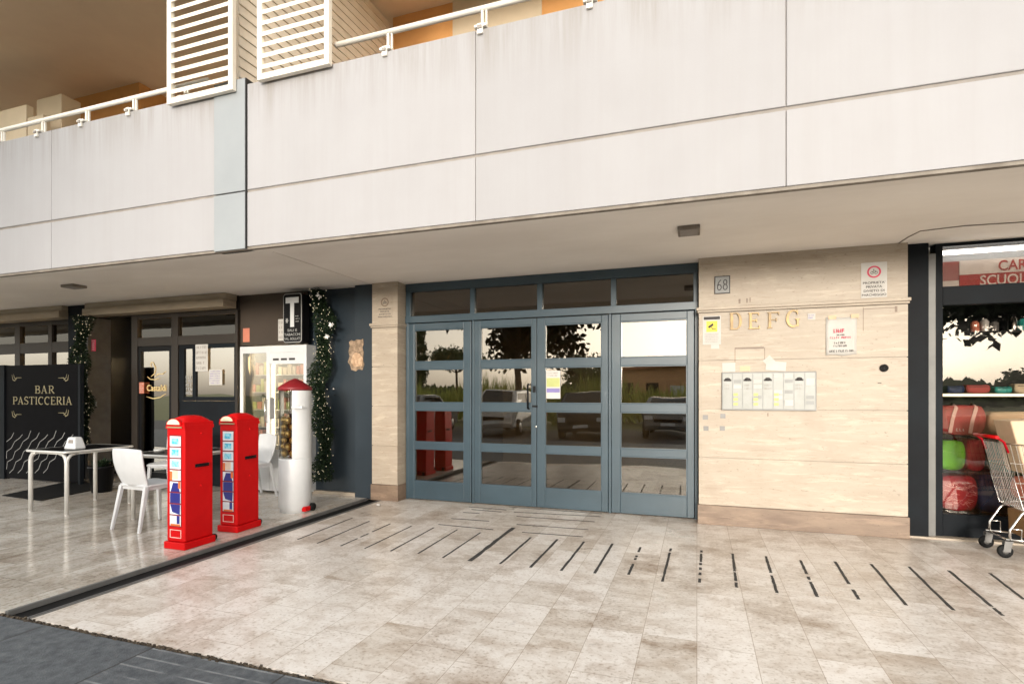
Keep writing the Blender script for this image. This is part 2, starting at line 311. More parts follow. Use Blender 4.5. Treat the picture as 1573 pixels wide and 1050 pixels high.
# ------------------------------------------------------------------ mesh builder
class MB:
    def __init__(s): s.v = []; s.f = []; s.smooth = []
    def add(s, vs, fs, smooth=False):
        o = len(s.v); s.v += [tuple(p) for p in vs]
        for f in fs: s.f.append(tuple(i + o for i in f)); s.smooth.append(smooth)
        return s
    def box(s, x0, x1, y0, y1, z0, z1):
        if x0 > x1: x0, x1 = x1, x0
        if y0 > y1: y0, y1 = y1, y0
        if z0 > z1: z0, z1 = z1, z0
        return s.add([(x0, y0, z0), (x1, y0, z0), (x1, y1, z0), (x0, y1, z0), (x0, y0, z1), (x1, y0, z1), (x1, y1, z1), (x0, y1, z1)],
                     [(0, 3, 2, 1), (4, 5, 6, 7), (0, 1, 5, 4), (1, 2, 6, 5), (2, 3, 7, 6), (3, 0, 4, 7)])
    def hexa(s, b, t):
        """eight corners: four below, four above, counter-clockwise"""
        return s.add(list(b) + list(t), [(0, 3, 2, 1), (4, 5, 6, 7), (0, 1, 5, 4), (1, 2, 6, 5), (2, 3, 7, 6), (3, 0, 4, 7)])
    def tube(s, pts, r, n=8, cap=True, closed=False):
        pts = [Vector(p) for p in pts]; k = len(pts)
        rs = r if isinstance(r, (list, tuple)) else [r] * k
        base = len(s.v); vs = []
        up = None
        for i, p in enumerate(pts):
            if closed: d = (pts[(i + 1) % k] - pts[i - 1])
            else: d = (pts[min(i + 1, k - 1)] - pts[max(i - 1, 0)])
            d.normalize()
            if up is None:
                up = Vector((0, 0, 1)) if abs(d.z) < 0.9 else Vector((1, 0, 0))
            a = d.cross(up)
            if a.length < 1e-4: a = d.cross(Vector((1, 0.3, 0)))
            a.normalize(); b = a.cross(d).normalized(); up = b
            for j in range(n):
                t = 2 * math.pi * j / n
                vs.append(p + a * math.cos(t) * rs[i] + b * math.sin(t) * rs[i])
        fs = []
        for i in range(k if closed else k - 1):
            i2 = (i + 1) % k
            for j in range(n):
                fs.append((i * n + j, i2 * n + j, i2 * n + (j + 1) % n, i * n + (j + 1) % n))
        s.add(vs, fs, True)
        if cap and not closed:
            s.f.append(tuple(base + j for j in range(n))); s.smooth.append(False)
            s.f.append(tuple(base + (k - 1) * n + j for j in reversed(range(n)))); s.smooth.append(False)
        return s
    def lathe(s, prof, c=(0, 0, 0), n=24, a0=0.0, a1=2 * math.pi):
        full = abs(a1 - a0) > 6.28; m = n if full else n + 1
        vs = []
        for (r, z) in prof:
            for j in range(m):
                t = a0 + (a1 - a0) * j / n
                vs.append((c[0] + r * math.cos(t), c[1] + r * math.sin(t), c[2] + z))
        fs = []
        for i in range(len(prof) - 1):
            for j in range(n):
                j2 = (j + 1) % m
                fs.append((i * m + j, i * m + j2, (i + 1) * m + j2, (i + 1) * m + j))
        return s.add(vs, fs, True)
    def prism_xz(s, poly, y0, y1):
        k = len(poly)
        return s.add([(x, y0, z) for x, z in poly] + [(x, y1, z) for x, z in poly],
                     [tuple(range(k)), tuple(reversed(range(k, 2 * k)))] + [(i, i + k, (i + 1) % k + k, (i + 1) % k) for i in range(k)])
    def prism_yz(s, poly, x0, x1):
        k = len(poly)
        return s.add([(x0, y, z) for y, z in poly] + [(x1, y, z) for y, z in poly],
                     [tuple(range(k)), tuple(reversed(range(k, 2 * k)))] + [(i, i + k, (i + 1) % k + k, (i + 1) % k) for i in range(k)])
    def prism_xy(s, poly, z0, z1):
        k = len(poly)
        return s.add([(x, y, z0) for x, y in poly] + [(x, y, z1) for x, y in poly],
                     [tuple(reversed(range(k))), tuple(range(k, 2 * k))] + [(i, (i + 1) % k, (i + 1) % k + k, i + k) for i in range(k)])
    def ribbon(s, pts, w, y0, d):
        """a flat stroke in the XZ plane, front face at y0, thickness d"""
        k = len(pts); ws = w if isinstance(w, (list, tuple)) else [w] * k
        P = [Vector((p[0], p[1])) for p in pts]; L = []; Rr = []
        for i in range(k):
            t = P[min(i + 1, k - 1)] - P[max(i - 1, 0)]
            t = t.normalized() if t.length > 1e-9 else Vector((1, 0)); nrm = Vector((-t.y, t.x)) * ws[i] / 2
            L.append(P[i] + nrm); Rr.append(P[i] - nrm)
        vs = []
        for i in range(k): vs += [(L[i].x, y0, L[i].y), (Rr[i].x, y0, Rr[i].y), (L[i].x, y0 + d, L[i].y), (Rr[i].x, y0 + d, Rr[i].y)]
        fs = []
        for i in range(k - 1):
            a = i * 4; b = a + 4
            fs += [(a, a + 1, b + 1, b), (a + 2, b + 2, b + 3, a + 3), (a, b, b + 2, a + 2), (a + 1, a + 3, b + 3, b + 1)]
        fs += [(0, 2, 3, 1), ((k - 1) * 4, (k - 1) * 4 + 1, (k - 1) * 4 + 3, (k - 1) * 4 + 2)]
        return s.add(vs, fs)
    def grid(s, rows, smooth=True):
        """rows of points -> an open sheet"""
        m = len(rows[0]); vs = [p for r in rows for p in r]
        return s.add(vs, [(i * m + j, i * m + j + 1, (i + 1) * m + j + 1, (i + 1) * m + j) for i in range(len(rows) - 1) for j in range(m - 1)], smooth)
    def build(s, name, m, parent=None, bevel=0.0, off=None, seg=2, solid=0.0, sub=0):
        me = bpy.data.meshes.new(name); me.from_pydata(s.v, [], s.f); me.update()
        bm = bmesh.new(); bm.from_mesh(me); bmesh.ops.recalc_face_normals(bm, faces=bm.faces); bm.to_mesh(me); bm.free()
        me.polygons.foreach_set('use_smooth', s.smooth)
        me.materials.append(M[m] if isinstance(m, str) else m)
        o = bpy.data.objects.new(name, me); COL.objects.link(o)
        if parent is not None:
            o.parent = parent
            if off is not False and not parent.get('_local'):
                p = parent; t = Vector(p.location)
                o.location = -t if p.parent is None else (0, 0, 0)
        if sub: md = o.modifiers.new('sub', 'SUBSURF'); md.levels = sub; md.render_levels = sub
        if solid: md = o.modifiers.new('solid', 'SOLIDIFY'); md.thickness = solid; md.offset = 0
        if bevel:
            md = o.modifiers.new('bevel', 'BEVEL'); md.width = bevel; md.segments = seg; md.limit_method = 'ANGLE'; md.angle_limit = R(40)
        return o

LOCAL = set()
def tag(o, label=None, cat=None, group=None, kind=None):
    if label: o['label'] = label
    if cat: o['category'] = cat
    if group: o['group'] = group
    if kind: o['kind'] = kind
    return o
def thing(name, label, cat, loc=(0, 0, 0), rz=0.0, group=None, local=False):
    """an Empty at the thing's base.  local=True: its parts are built round the origin, else in world coordinates"""
    o = bpy.data.objects.new(name, None); COL.objects.link(o)
    o.location = loc; o.rotation_euler = (0, 0, rz); o.empty_display_size = 0.2
    if local: o['_local'] = 1; LOCAL.add(o.name)
    return tag(o, label, cat, group)
def struct(name, mb, m, bevel=0):
    return tag(mb.build(name, m, None, bevel), kind='structure')
def kids(o): return [c for c in bpy.data.objects if c.parent == o]
def dup(root, loc, rz=0.0, label=None, group=None):
    r = root.copy(); COL.objects.link(r); r.location = loc; r.rotation_euler = (0, 0, rz)
    if label: r['label'] = label
    if group: r['group'] = group
    for ch in kids(root):
        c = ch.copy(); COL.objects.link(c); c.parent = r
        for g in kids(ch):
            d = g.copy(); COL.objects.link(d); d.parent = c
    return r

# ---- lettering
def text_mesh(body, w, h, y, cx, cz, depth=0.003, bold=0.0):
    cu = bpy.data.curves.new('lettering', 'FONT'); cu.body = body; cu.align_x = 'CENTER'; cu.offset = bold; cu.resolution_u = 3
    cu.extrude = 0.0
    t = bpy.data.objects.new('lettering', cu); COL.objects.link(t)
    bpy.context.view_layer.update()
    me = bpy.data.meshes.new_from_object(t.evaluated_get(bpy.context.evaluated_depsgraph_get()))
    bpy.data.objects.remove(t); bpy.data.curves.remove(cu)
    xs = [v.co.x for v in me.vertices]; ys = [v.co.y for v in me.vertices]
    x0, x1, y0, y1 = min(xs), max(xs), min(ys), max(ys)
    mb = MB(); vs = [(cx + ((v.co.x - x0) / (x1 - x0) - .5) * w, y, cz + ((v.co.y - y0) / (y1 - y0) - .5) * h) for v in me.vertices]
    mb.add(vs, [tuple(p.vertices) for p in me.polygons]); bpy.data.meshes.remove(me)
    return mb
def arc(cx, cz, rx, rz, a0, a1, n=14):
    return [(cx + rx * math.cos(R(a0 + (a1 - a0) * i / n)), cz + rz * math.sin(R(a0 + (a1 - a0) * i / n))) for i in range(n + 1)]
TK, TN = 0.15, 0.065
def glyph(c):
    """serif capitals as strokes in a box 1 high: (points, width)"""
    k, t = TK, TN
    stem = lambda x: [([(x, 0), (x, 1)], k), ([(x - .13, t / 2), (x + .13, t / 2)], t), ([(x - .13, 1 - t / 2), (x + .13, 1 - t / 2)], t)]
    bow = lambda x, z0, z1, r: [([(x, z1 - t / 2)] + [(x + r * .45, z1 - t / 2)] + arc(x + r * .45, (z0 + z1) / 2, r * .55, (z1 - z0) / 2 - t / 2, 88, -88) + [(x + r * .45, z0 + t / 2), (x, z0 + t / 2)],
                                 [t, t] + [t + (k - t) * math.sin(math.pi * i / 14) for i in range(15)] + [t, t])]
    if c == 'I': return .34, stem(.17)
    if c == 'B': return .72, stem(.17) + bow(.2, .5, 1, .42) + bow(.2, 0, .53, .48)
    if c == 'P': return .68, stem(.17) + bow(.2, .44, 1, .46)
    if c == 'R': return .80, stem(.17) + bow(.2, .46, 1, .44) + [([(.38, .47), (.72, .02)], k), ([(.62, t / 2), (.84, t / 2)], t)]
    if c == 'D': return .86, stem(.17) + bow(.2, 0, 1, .62)
    if c == 'E': return .70, stem(.17) + [([(.2, 1 - t / 2), (.62, 1 - t / 2), ], t), ([(.62, 1), (.62, .82)], t), ([(.2, .52), (.5, .52)], t), ([(.5, .62), (.5, .42)], t), ([(.2, t / 2), (.66, t / 2)], t), ([(.66, 0), (.66, .2)], t)]
    if c == 'F': return .66, stem(.17) + [([(.2, 1 - t / 2), (.62, 1 - t / 2)], t), ([(.62, 1), (.62, .82)], t), ([(.2, .52), (.5, .52)], t), ([(.5, .62), (.5, .42)], t)]
    if c == 'T': return .80, stem(.4) + [([(.05, 1 - t / 2), (.75, 1 - t / 2)], t), ([(.05, 1), (.05, .8)], t), ([(.75, 1), (.75, .8)], t)]
    if c == 'C': return .80, [(arc(.44, .5, .36, .47, 50, 310, 20), [t + (k - t) * math.sin(math.pi * i / 20) for i in range(21)]), ([(.68, 1), (.68, .74)], t)]
    if c == 'G': return .86, [(arc(.44, .5, .36, .47, 50, 318, 20), [t + (k - t) * math.sin(math.pi * i / 20) for i in range(21)]), ([(.68, 1), (.68, .74)], t), ([(.70, .46), (.70, .04)], k * .8), ([(.56, .46), (.84, .46)], t)]
    if c == 'S': return .62, [(arc(.31, .735, .23, .235, 30, 200, 10) + [(.16, .58), (.46, .43)] + arc(.31, .265, .25, .235, 30, -150, 10), [t] * 3 + [k * .8] * 16 + [t] * 5), ([(.52, .98), (.52, .78)], t), ([(.07, .22), (.07, .0)], t)]
    if c == 'A': return .86, [([(.12, 0), (.42, 1)], t), ([(.40, 1), (.72, 0)], k), ([(.2, .34), (.6, .34)], t), ([(.0, t / 2), (.24, t / 2)], t), ([(.6, t / 2), (.86, t / 2)], t)]
    if c == '6': return .62, [([(.5, .97), (.28, .8), (.12, .5), (.1, .3)], .08), (arc(.31, .27, .22, .25, 0, 360, 20), .08)]
    if c == '8': return .62, [(arc(.31, .74, .19, .22, 0, 360, 18), .08), (arc(.31, .27, .23, .25, 0, 360, 18), .08)]
    return .4, []
def serif_text(body, h, y, cx, cz, gap=0.12, w=None, depth=0.004):
    g = [glyph(c) for c in body]; tot = sum(a for a, _ in g) + gap * (len(g) - 1)
    sx = h if w is None else w / tot
    x = cx - tot * sx / 2; mb = MB(); q = 0
    for a, st in g:
        for pts, wd in st:
            q += 1
            mb.ribbon([(x + px * sx, cz + (pz - .5) * h) for px, pz in pts], [v * h for v in wd] if isinstance(wd, list) else wd * h, y - 0.0002 * (q % 9), depth)
        x += (a + gap) * sx
    return mb
def fake_lines(rows, x0, x1, z0, z1, y, seed=1, thick=0.6):
    """unreadably small print: rows of little strokes"""
    rnd = random.Random(seed); mb = MB(); dz = (z1 - z0) / rows; h = dz * thick; lw = h * .62; t = h * .2
    for r in range(rows):
        x = x0 + rnd.uniform(0, .1) * (x1 - x0); xe = x1 - rnd.uniform(0, .12) * (x1 - x0); zb = z1 - dz * (r + .5) - h / 2; left = rnd.randint(3, 8)
        while x + lw < xe:
            mb.box(x, x + t, y, y + .001, zb, zb + h)
            for lev in rnd.sample((0, .4, .8), rnd.randint(1, 2)): mb.box(x + t, x + lw * rnd.uniform(.6, 1), y, y + .001, zb + h * lev, zb + h * lev + t)
            if rnd.random() < .45: mb.box(x + lw, x + lw + t, y, y + .001, zb, zb + h)
            x += lw + t + h * .18; left -= 1
            if left == 0: x += h * .5; left = rnd.randint(3, 8)
    return mb

# ================================================================== THE SETTING
YF = 4.105     # face of the balcony parapet
YW = 6.20     # travertine wall
YD = 6.41     # entrance doors
ZS = 2.87     # soffit
XJ0, XJ1 = -4.19, -3.93   # floor expansion joint

struct('ground', MB().box(-600, 600, -600, 600, -0.35, -0.30), 'grass')
struct('road', MB().box(-200, 200, -11, -3.0, -0.28, -0.16), 'asphalt')
struct('pavement', MB().box(-60, 60, -3.0, 2.195, -0.3, -0.004), 'pavement')
struct('entrance_floor', MB().box(XJ1, 9, 2.225, 6.9, -0.3, 0.0), 'floor')
struct('terrace_floor', MB().box(-30, XJ0, 2.225, 6.9, -0.3, 0.008), 'terrace')
mb = MB()   # dirty open joint between the two pavings
mb.box(-30, 9, 2.195, 2.225, -0.3, -0.010)
rd = random.Random(3)
for i in range(1100):
    x = rd.uniform(-6, 3); s_ = rd.uniform(.003, .011); y = 2.21 + rd.gauss(0, .010)
    mb.box(x, x + s_ * 2, y - s_ / 2, y + s_ / 2, -0.012, rd.uniform(-.006, .0015))
struct('paving_joint', mb, 'dirt')
tag(bpy.data.objects['paving_joint'], kind='structure')

# expansion joint strip in the floor: metal edges, rubber band
j = thing('floor_expansion_joint', 'dark rubber and metal expansion joint strip running across the floor to the stone pier', 'floor joint', (-4.06, 4.2, 0))
MB().box(XJ0, XJ1, 2.225, YW + .2, -0.2, -0.022).build('rubber_band', 'black_rubber', j)
m1 = MB(); m1.box(XJ0 + .001, XJ0 + .03, 2.226, YW, -0.02, 0.014); m1.box(XJ1 - .045, XJ1 - .03, 2.226, YW, -0.02, 0.004); m1.box(XJ1 - .016, XJ1 - .001, 2.226, YW, -.02, .005)
m1.build('metal_edge', 'grey_alu', j, 0.002)

# ================================================================== THE BUILDING
B = thing('apartment_building', 'white apartment building with a long balcony parapet over a travertine ground floor', 'building', (-1.8, 6.6, 0))
up = [(-16.10, -13.80), (-13.80, -11.50), (-11.50, -9.21), (-9.21, -6.91), (-6.91, -4.50), (-4.10, -1.72), (-1.72, 0.577), (0.577, 2.87), (2.87, 5.17)]
for a, b in up:
    g = 0.0025
    MB().box(a + g, b - g, YF, YF + .11, 3.366, 4.383).build('parapet_panel', 'white_panel', B, 0.006)
    MB().box(a + g, b - g, YF, YF + .11, 2.82, 3.340).build('parapet_panel', 'white_panel', B, 0.004)
bk = MB(); bk.box(-16.1, 5.17, YF + .012, YF + .13, 2.825, 4.345); bk.build('parapet_backing', 'groove', B)
MB().box(-16.1, 5.17, YF + .054, YF + .164, 2.80, 2.90).build('soffit_lip', 'soffit', B)
MB().box(-16.1, 5.17, YF + .008, YF + .053, 2.795, 2.818).build('drip_edge', 'drip', B)
MB().box(-4.50, -4.114, YF - .014, YF + .1, 3.359, 4.44).build('joint_cover', 'joint_cover', B, 0.003)
MB().box(-4.50, -4.114, YF - .014, YF + .1, 2.80, 3.346).build('joint_cover', 'joint_cover', B, 0.003)
MB().box(-4.110, -4.103, YF - .012, YF + .1, 2.80, 4.44).build('joint_seal', 'dark_gap', B)
# slab between ground floor and balcony, with the soffit skin in two pieces
MB().box(-16.1, 5.17, YF + .131, 7.6, 2.96, 3.75).build('floor_slab', 'groove', B)
MB().box(-16.1, -4.152, YF + .165, 7.6, ZS, 2.955).build('soffit', 'soffit', B)
MB().box(-4.135, 5.17, YF + .165, 7.6, ZS, 2.955).build('soffit', 'soffit', B)
# balcony
MB().box(-18, 5.3, 4.23, 8.8, 6.77, 7.1).build('balcony_ceiling', 'balcony_ceiling', B)
MB().box(-18, 5.3, YF, 4.225, 6.67, 9.8).build('upper_parapet', 'white_panel', B)
MB().box(-18, -4.15, 8.55, 8.75, 3.75, 6.77).build('balcony_wall', 'balcony_ceiling', B)
MB().box(-10.9, -9.10, 6.745, 8.54, 3.75, 6.77).build('ochre_wall', 'ochre', B)
MB().box(-4.11, -3.165, 6.764, 7.1, 3.75, 6.77).build('ochre_wall', 'ochre', B)
MB().box(-3.165, -1.9, 6.745, 7.1, 3.75, 6.77).build('cream_wall', 'cream', B)
MB().box(-1.9, -1.09, 6.764, 7.1, 3.75, 6.77).build('ochre_wall', 'ochre', B)
MB().box(-1.09, 5.2, 6.745, 7.1, 3.75, 6.77).build('cream_wall', 'cream', B)
xa, xb = fx(66, 6.1), fx(104, 6.1)
MB().box(xa, xb, 6.0, 6.3, 3.75, fz(85, 146, 6.0)).build('pillar', 'cream', B, 0.01)
MB().box(-9.9, -5.3, 4.85, 5.1, 3.75, 4.61).build('inner_ledge', 'cream', B, 0.01)
for (px0, px1, pt) in ((-60, 40, 178), (42, 66, 172)):
    MB().box(fx(px0, 5.7), fx(px1, 5.7), 5.7, 5.8, 3.75, fz(px0, pt, 5.7) - .1).build('balcony_partition', 'cream', B)
# handrail with its posts
def rail(x0, x1, posts, zt):
    mb = MB(); mb.tube([(x0, YF + .06, zt), (x1, YF + .06, zt)], 0.025, 10)
    r = mb.build('handrail', 'white_metal', B)
    for x in posts:
        p = MB(); p.box(x - .010, x + .010, YF + .045, YF + .075, 4.375, zt - .02); p.box(x + .028, x + .042, YF + .05, YF + .07, 4.375, zt - .02)
        p.box(x - .045, x + .06, YF - .02, YF + .10, 4.392, 4.414)
        p.box(x - .018, x + .03, YF - .024, YF - .002, 4.335, 4.418)
        q = p.build('rail_post', 'white_metal', r, 0.003); q.location = (0, 0, 0)
        q = MB().box(x - .014, x + .026, YF - .034, YF - .0245, 4.372, 4.40).build('rail_bolt', 'groove', r, 0.003); q.location = (0, 0, 0)
rail(-16.0, -4.66, [-7.88 - .73 * i for i in range(1, 11)] + [-7.88, -7.15, -6.42, -5.69, -4.96], 4.56)
rail(-3.13, 5.1, [-2.575, -1.68, -0.78, .12, 1.03, 1.93, 2.83, 3.73], 4.59)
# louvred screens
def louvre(x0, x1, y, z0, z1):
    f = MB(); f.box(x0, x0 + .052, y - .02, y + .03, z0, z1); f.box(x1 - .052, x1, y - .02, y + .03, z0, z1); f.box(x0 + .052, x1 - .052, y - .018, y + .028, z0, z0 + .057)
    o = f.build('louvre_screen', 'louvre', B, 0.004)
    sl = MB(); z = z0 + .10
    while z < z1 - .05:
        sl.hexa([(x0 + .047, y - .012, z), (x1 - .047, y - .012, z), (x1 - .047, y + .03, z + .043), (x0 + .047, y + .03, z + .043)],
                [(x0 + .047, y - .018, z + .032), (x1 - .047, y - .018, z + .032), (x1 - .047, y + .022, z + .068), (x0 + .047, y + .022, z + .068)])
        z += .103
    q = sl.build('slats', 'louvre', o); q.location = (0, 0, 0)
louvre(-5.06, -4.21, YF - .05, 4.317, 6.66)
louvre(-3.914, -3.106, YF - .05, 4.345, 6.66)
pt = MB(); z = 4.1
while z < 6.65:
    pt.hexa([(-4.30, 4.16, z), (-4.245, 4.16, z), (-4.12, 6.745, z), (-4.18, 6.745, z)], [(-4.275, 4.16, z + .091), (-4.258, 4.16, z + .098), (-4.13, 6.745, z + .098), (-4.15, 6.745, z + .091)]); z += .103
po = pt.build('slatted_partition', 'louvre', B)
q = MB().box(-4.335, -4.255, 4.128, 4.158, 4.40, 6.66).build('partition_post', 'louvre', po, .003); q.location = (0, 0, 0)

# travertine wall and pier: courses with fine open joints
def stone(x0, x1, y0, y1, name):
    mb = MB(); zs = [.21, .72, 1.24, 1.76, 2.275]
    for a, b in zip(zs[:-1], zs[1:]): mb.box(x0, x1, y0, y1, a + .004, b - .004)
    mb.box(x0, x1, y0 + .004, y1, 2.335, ZS - .001)
    mb.box(x0 + .006, x1 - .006, y0 + .016, y1 - .006, .05, 2.6)
    o = mb.build(name, 'stone', B)
    p = MB().box(x0 - .012, x1 + .012, y0 - .016, y1, 0, .208).build('plinth', 'plinth', o, .004); p.location = (0, 0, 0)
    k = MB(); k.box(x0 - .025, x1 + .02, y0 - .03, y1, 2.30, 2.333); k.box(x0 - .014, x1 + .012, y0 - .016, y1, 2.277, 2.30)
    q = k.build('moulding', 'stone', o, .005); q.location = (0, 0, 0)
    return o
stone(0.02, 1.935, YW, YD + .2, 'travertine_wall')
stone(-4.085, -3.70, YW, YD + .2, 'travertine_pier')

# ---- entrance: blue steel frame, two side panels and two leaves
F = MB()
XL, XR = -3.69, 0.012
cols = [(-3.69, -3.62), (fx(722, YD), fx(729, YD)), (fx(825, YD), fx(833, YD)), (fx(938, YD), fx(946, YD)), (fx(1066, YD) - .01, XR)]
F.box(XL, XR, YD - .02, YD + .07, 2.76, ZS - .002)
F.box(XL, XR, YD - .03, YD + .07, 2.345, 2.435)
for a, b in cols: F.box(a, b, YD - .015, YD + .06, 2.435, 2.76)
F.box(XL, XL + .035, YD - .01, YD + .06, 0, 2.345); F.box(XR - .035, XR, YD - .01, YD + .06, 0, 2.345)
xm1, xm2 = fx(727, YD), fx(936, YD)
F.box(xm1 - .02, xm1 + .01, YD - .01, YD + .06, 0, 2.345); F.box(xm2 - .012, xm2 + .02, YD - .01, YD + .06, 0, 2.345)
EF = F.build('entrance_frame', 'door_blue', B, .004)
for (a, b), (c, d) in zip(cols[:-1], cols[1:]):
    q = MB().box(b - .004, c + .004, YD + .02, YD + .028, 2.43, 2.765).build('transom_pane', 'glass_transom', EF); q.location = (0, 0, 0)
rows = [(.245, .68), (.765, 1.19), (1.285, 1.73), (1.825, 2.25)]
def leaf(x0, x1, px0, px1, name, y):
    f = MB(); t = .045
    f.box(x0, px0, y - t / 2, y + t / 2, .012, 2.335); f.box(px1, x1, y - t / 2, y + t / 2, .012, 2.335)
    f.box(px0, px1, y - t / 2 + .001, y + t / 2 - .001, .012, rows[0][0]); f.box(px0, px1, y - t / 2 + .001, y + t / 2 - .001, rows[3][1], 2.335)
    for (a, b), (c, d) in zip(rows[:-1], rows[1:]): f.box(px0, px1, y - t / 2 + .002, y + t / 2 - .002, b, c)
    o = f.build(name, 'door_blue', B, .005)
    bead = MB()
    for a, b in rows:
        q = MB().box(px0 - .003, px1 + .003, y + .006, y + .013, a - .003, b + .003).build('pane', 'glass_door', o); q.location = (0, 0, 0)
        for z in (a, b - .012): bead.box(px0, px1, y - t / 2 + .008, y + .005, z, z + .012)
        bead.box(px0, px0 + .01, y - t / 2 + .008, y + .005, a + .012, b - .012); bead.box(px1 - .01, px1, y - t / 2 + .008, y + .005, a + .012, b - .012)
    q = bead.build('glazing_bead', 'door_blue', o); q.location = (0, 0, 0)
    return o
leaf(XL + .04, xm1 - .025, fx(637, YD), fx(713, YD), 'fixed_side_panel', YD)
xc = fx(824.5, YD)
L1 = leaf(xm1 + .015, xc - .003, fx(738, YD), fx(817, YD), 'door_leaf', YD + .005)
L2 = leaf(xc + .003, xm2 - .016, fx(837, YD), fx(924, YD), 'door_leaf', YD + .005)
leaf(xm2 + .025, XR - .04, fx(953, YD), fx(1055, YD), 'fixed_side_panel', YD)
hx = fx(810, YD - .08)
h = MB(); h.tube([(hx, YD - .02, 1.22), (hx, YD - .075, 1.22), (hx, YD - .075, 1.52), (hx, YD - .02, 1.52)], .012, 8)
h.box(hx + .05, hx + .085, YD - .03, YD - .015, 1.42, 1.50); h.box(hx + .045, hx + .11, YD - .04, YD - .015, 1.24, 1.262)
q = h.build('door_handle', 'black', L1); q.location = (0, 0, 0)
h = MB().lathe([(0, 0), (.014, 0), (.014, .012), (0, .012)], n=12)
h.v = [(hx + .09 + a, YD - .02 - c, 1.0 + b) for a, b, c in h.v]
q = h.build('lock', 'chrome', L1); q.location = (0, 0, 0)
# lobby behind the doors
lb = MB(); lb.box(-3.9, 0.3, 10.4, 10.5, -.1, ZS); lb.box(-3.9, -3.75, 6.63, 10.4, -.1, ZS); lb.box(.15, .3, 6.63, 10.4, -.1, ZS); lb.box(-3.9, .3, 7.61, 10.5, ZS, ZS + .1)
lb.build('lobby_walls', 'cream', B)
MB().box(-3.75, .15, 6.901, 10.4, -.2, -.002).build('lobby_floor', 'interior_floor', B)

# ---- bar side: dark panels, frames, windows
YB = 6.30
def Bx(px): return fx(px, YB)
def Bz(px, py): return fz(px, py, YB)
XP = fx(545, 6.24)
MB().box(XP, -4.10, 6.235, 6.7, .0, ZS - .002).build('dark_panel', 'dark_panel', B, .003)
MB().box(fx(474, 6.36), XP - .004, 6.35, 6.7, .05, ZS - .002).build('dark_panel', 'dark_panel', B, .003)
MB().box(fx(474, 6.36), XP - .004, 6.30, 6.7, .0, .048).build('door_sill', 'stone', B, .003)
xw0, xw1 = fx(365, 6.33), fx(474, 6.36)
MB().box(xw0, xw1 - .004, 6.33, 6.55, 2.12, ZS - .002).build('brown_wall', 'brown_wall', B, .003)
MB().box(xw0, xw1 - .004, 6.90, 6.95, 0, 2.12).build('recess_back', 'dark_panel', B)
# shutter boxes under the soffit
sb = MB(); sb.box(Bx(153), Bx(366), 6.02, 6.26, 2.665, 2.775); sb.box(Bx(153), Bx(366), 6.06, 6.27, 2.777, ZS - .002); sb.build('shutter_box', 'beige_box', B, .008)
sb = MB(); sb.box(-15, Bx(118), 6.02, 6.26, 2.665, 2.775); sb.box(-15, Bx(118), 6.06, 6.27, 2.777, ZS - .002); sb.build('shutter_box', 'beige_box', B, .008)
MB().box(-15, Bx(118), YB + .0, YB + .06, 2.662, ZS - .004).build('light_leak_panel', 'bar_frame', B)  # added panels that stop interior light leaking round the shopfront frame
MB().box(Bx(152), Bx(366) - .004, YB + .0, YB + .06, 2.662, ZS - .004).build('light_leak_panel', 'bar_frame', B)
MB().box(Bx(358), xw0 + .06, YB + .062, YB + .2, 0, ZS - .004).build('light_leak_panel', 'bar_frame', B)
# pilaster
pc = MB(); pc.box(Bx(119), Bx(147), 6.15, 6.5, 0, ZS - .002); o = pc.build('pilaster', 'dark_frame', B, .004)
q = MB().box(Bx(147) + .002, Bx(151), 6.13, 6.5, 0, 2.66).build('shutter_guide', 'grey_alu', o, .003); q.location = (0, 0, 0)
# jamb, door, mullion, window right of the doorway
fr = MB()
def vbar(px0, px1, z0, z1, y0=YB - .03, y1=YB + .05): fr.box(Bx(px0), Bx(px1), y0, y1, z0, z1)
def hbar(px0, px1, z0, z1, y0=YB - .028, y1=YB + .048): fr.box(Bx(px0), Bx(px1), y0, y1, z0, z1)
zt, zh0, zh1 = 2.66, 2.16, 2.30
vbar(204, 213, 0, zt); vbar(265, 275, 0, zt); vbar(363, 366.5, 0, zt)
hbar(213.2, 264.8, zh0, zh1); hbar(275.2, 362.8, zh0, zh1); hbar(213.2, 362.8, 2.60, zt)
SF = fr.build('bar_shopfront_frame', 'bar_frame', B, .004)
def pane(name, px0, px1, z0, z1, m='glass_bar', parent=SF, y=YB + .01):
    q = MB().box(Bx(px0), Bx(px1), y, y + .008, z0, z1).build(name, m, parent); q.location = (0, 0, 0); return q
pane('transom_pane', 212, 266, zh1 - .004, 2.605, 'glass_bar_top'); pane('transom_pane', 274, 364, zh1 - .004, 2.605, 'glass_bar_top')
zw0, zw1 = Bz(320, 609), 2.10
fw = MB()
for a, b in ((275.3, 283), (296, 301), (360, 362.7)): fw.box(Bx(a), Bx(b), YB - .012, YB + .04, zw0 - .06, zh0 - .002)
for a, b in ((283.1, 295.9), (301.1, 359.9)): fw.box(Bx(a), Bx(b), YB - .01, YB + .038, zw0 - .06, zw0); fw.box(Bx(a), Bx(b), YB - .01, YB + .038, zw1, zh0 - .002)
W1 = fw.build('bar_window', 'dark_frame', B, .003)
pane('pane', 282.8, 296.3, zw0 - .01, zw1 + .01, parent=W1); pane('pane', 300.7, 360.3, zw0 - .01, zw1 + .01, parent=W1)
MB().box(Bx(275.3), Bx(362.7), YB - .005, YB + .05, 0, zw0 - .062).build('window_apron', 'dark_frame', B, .003)
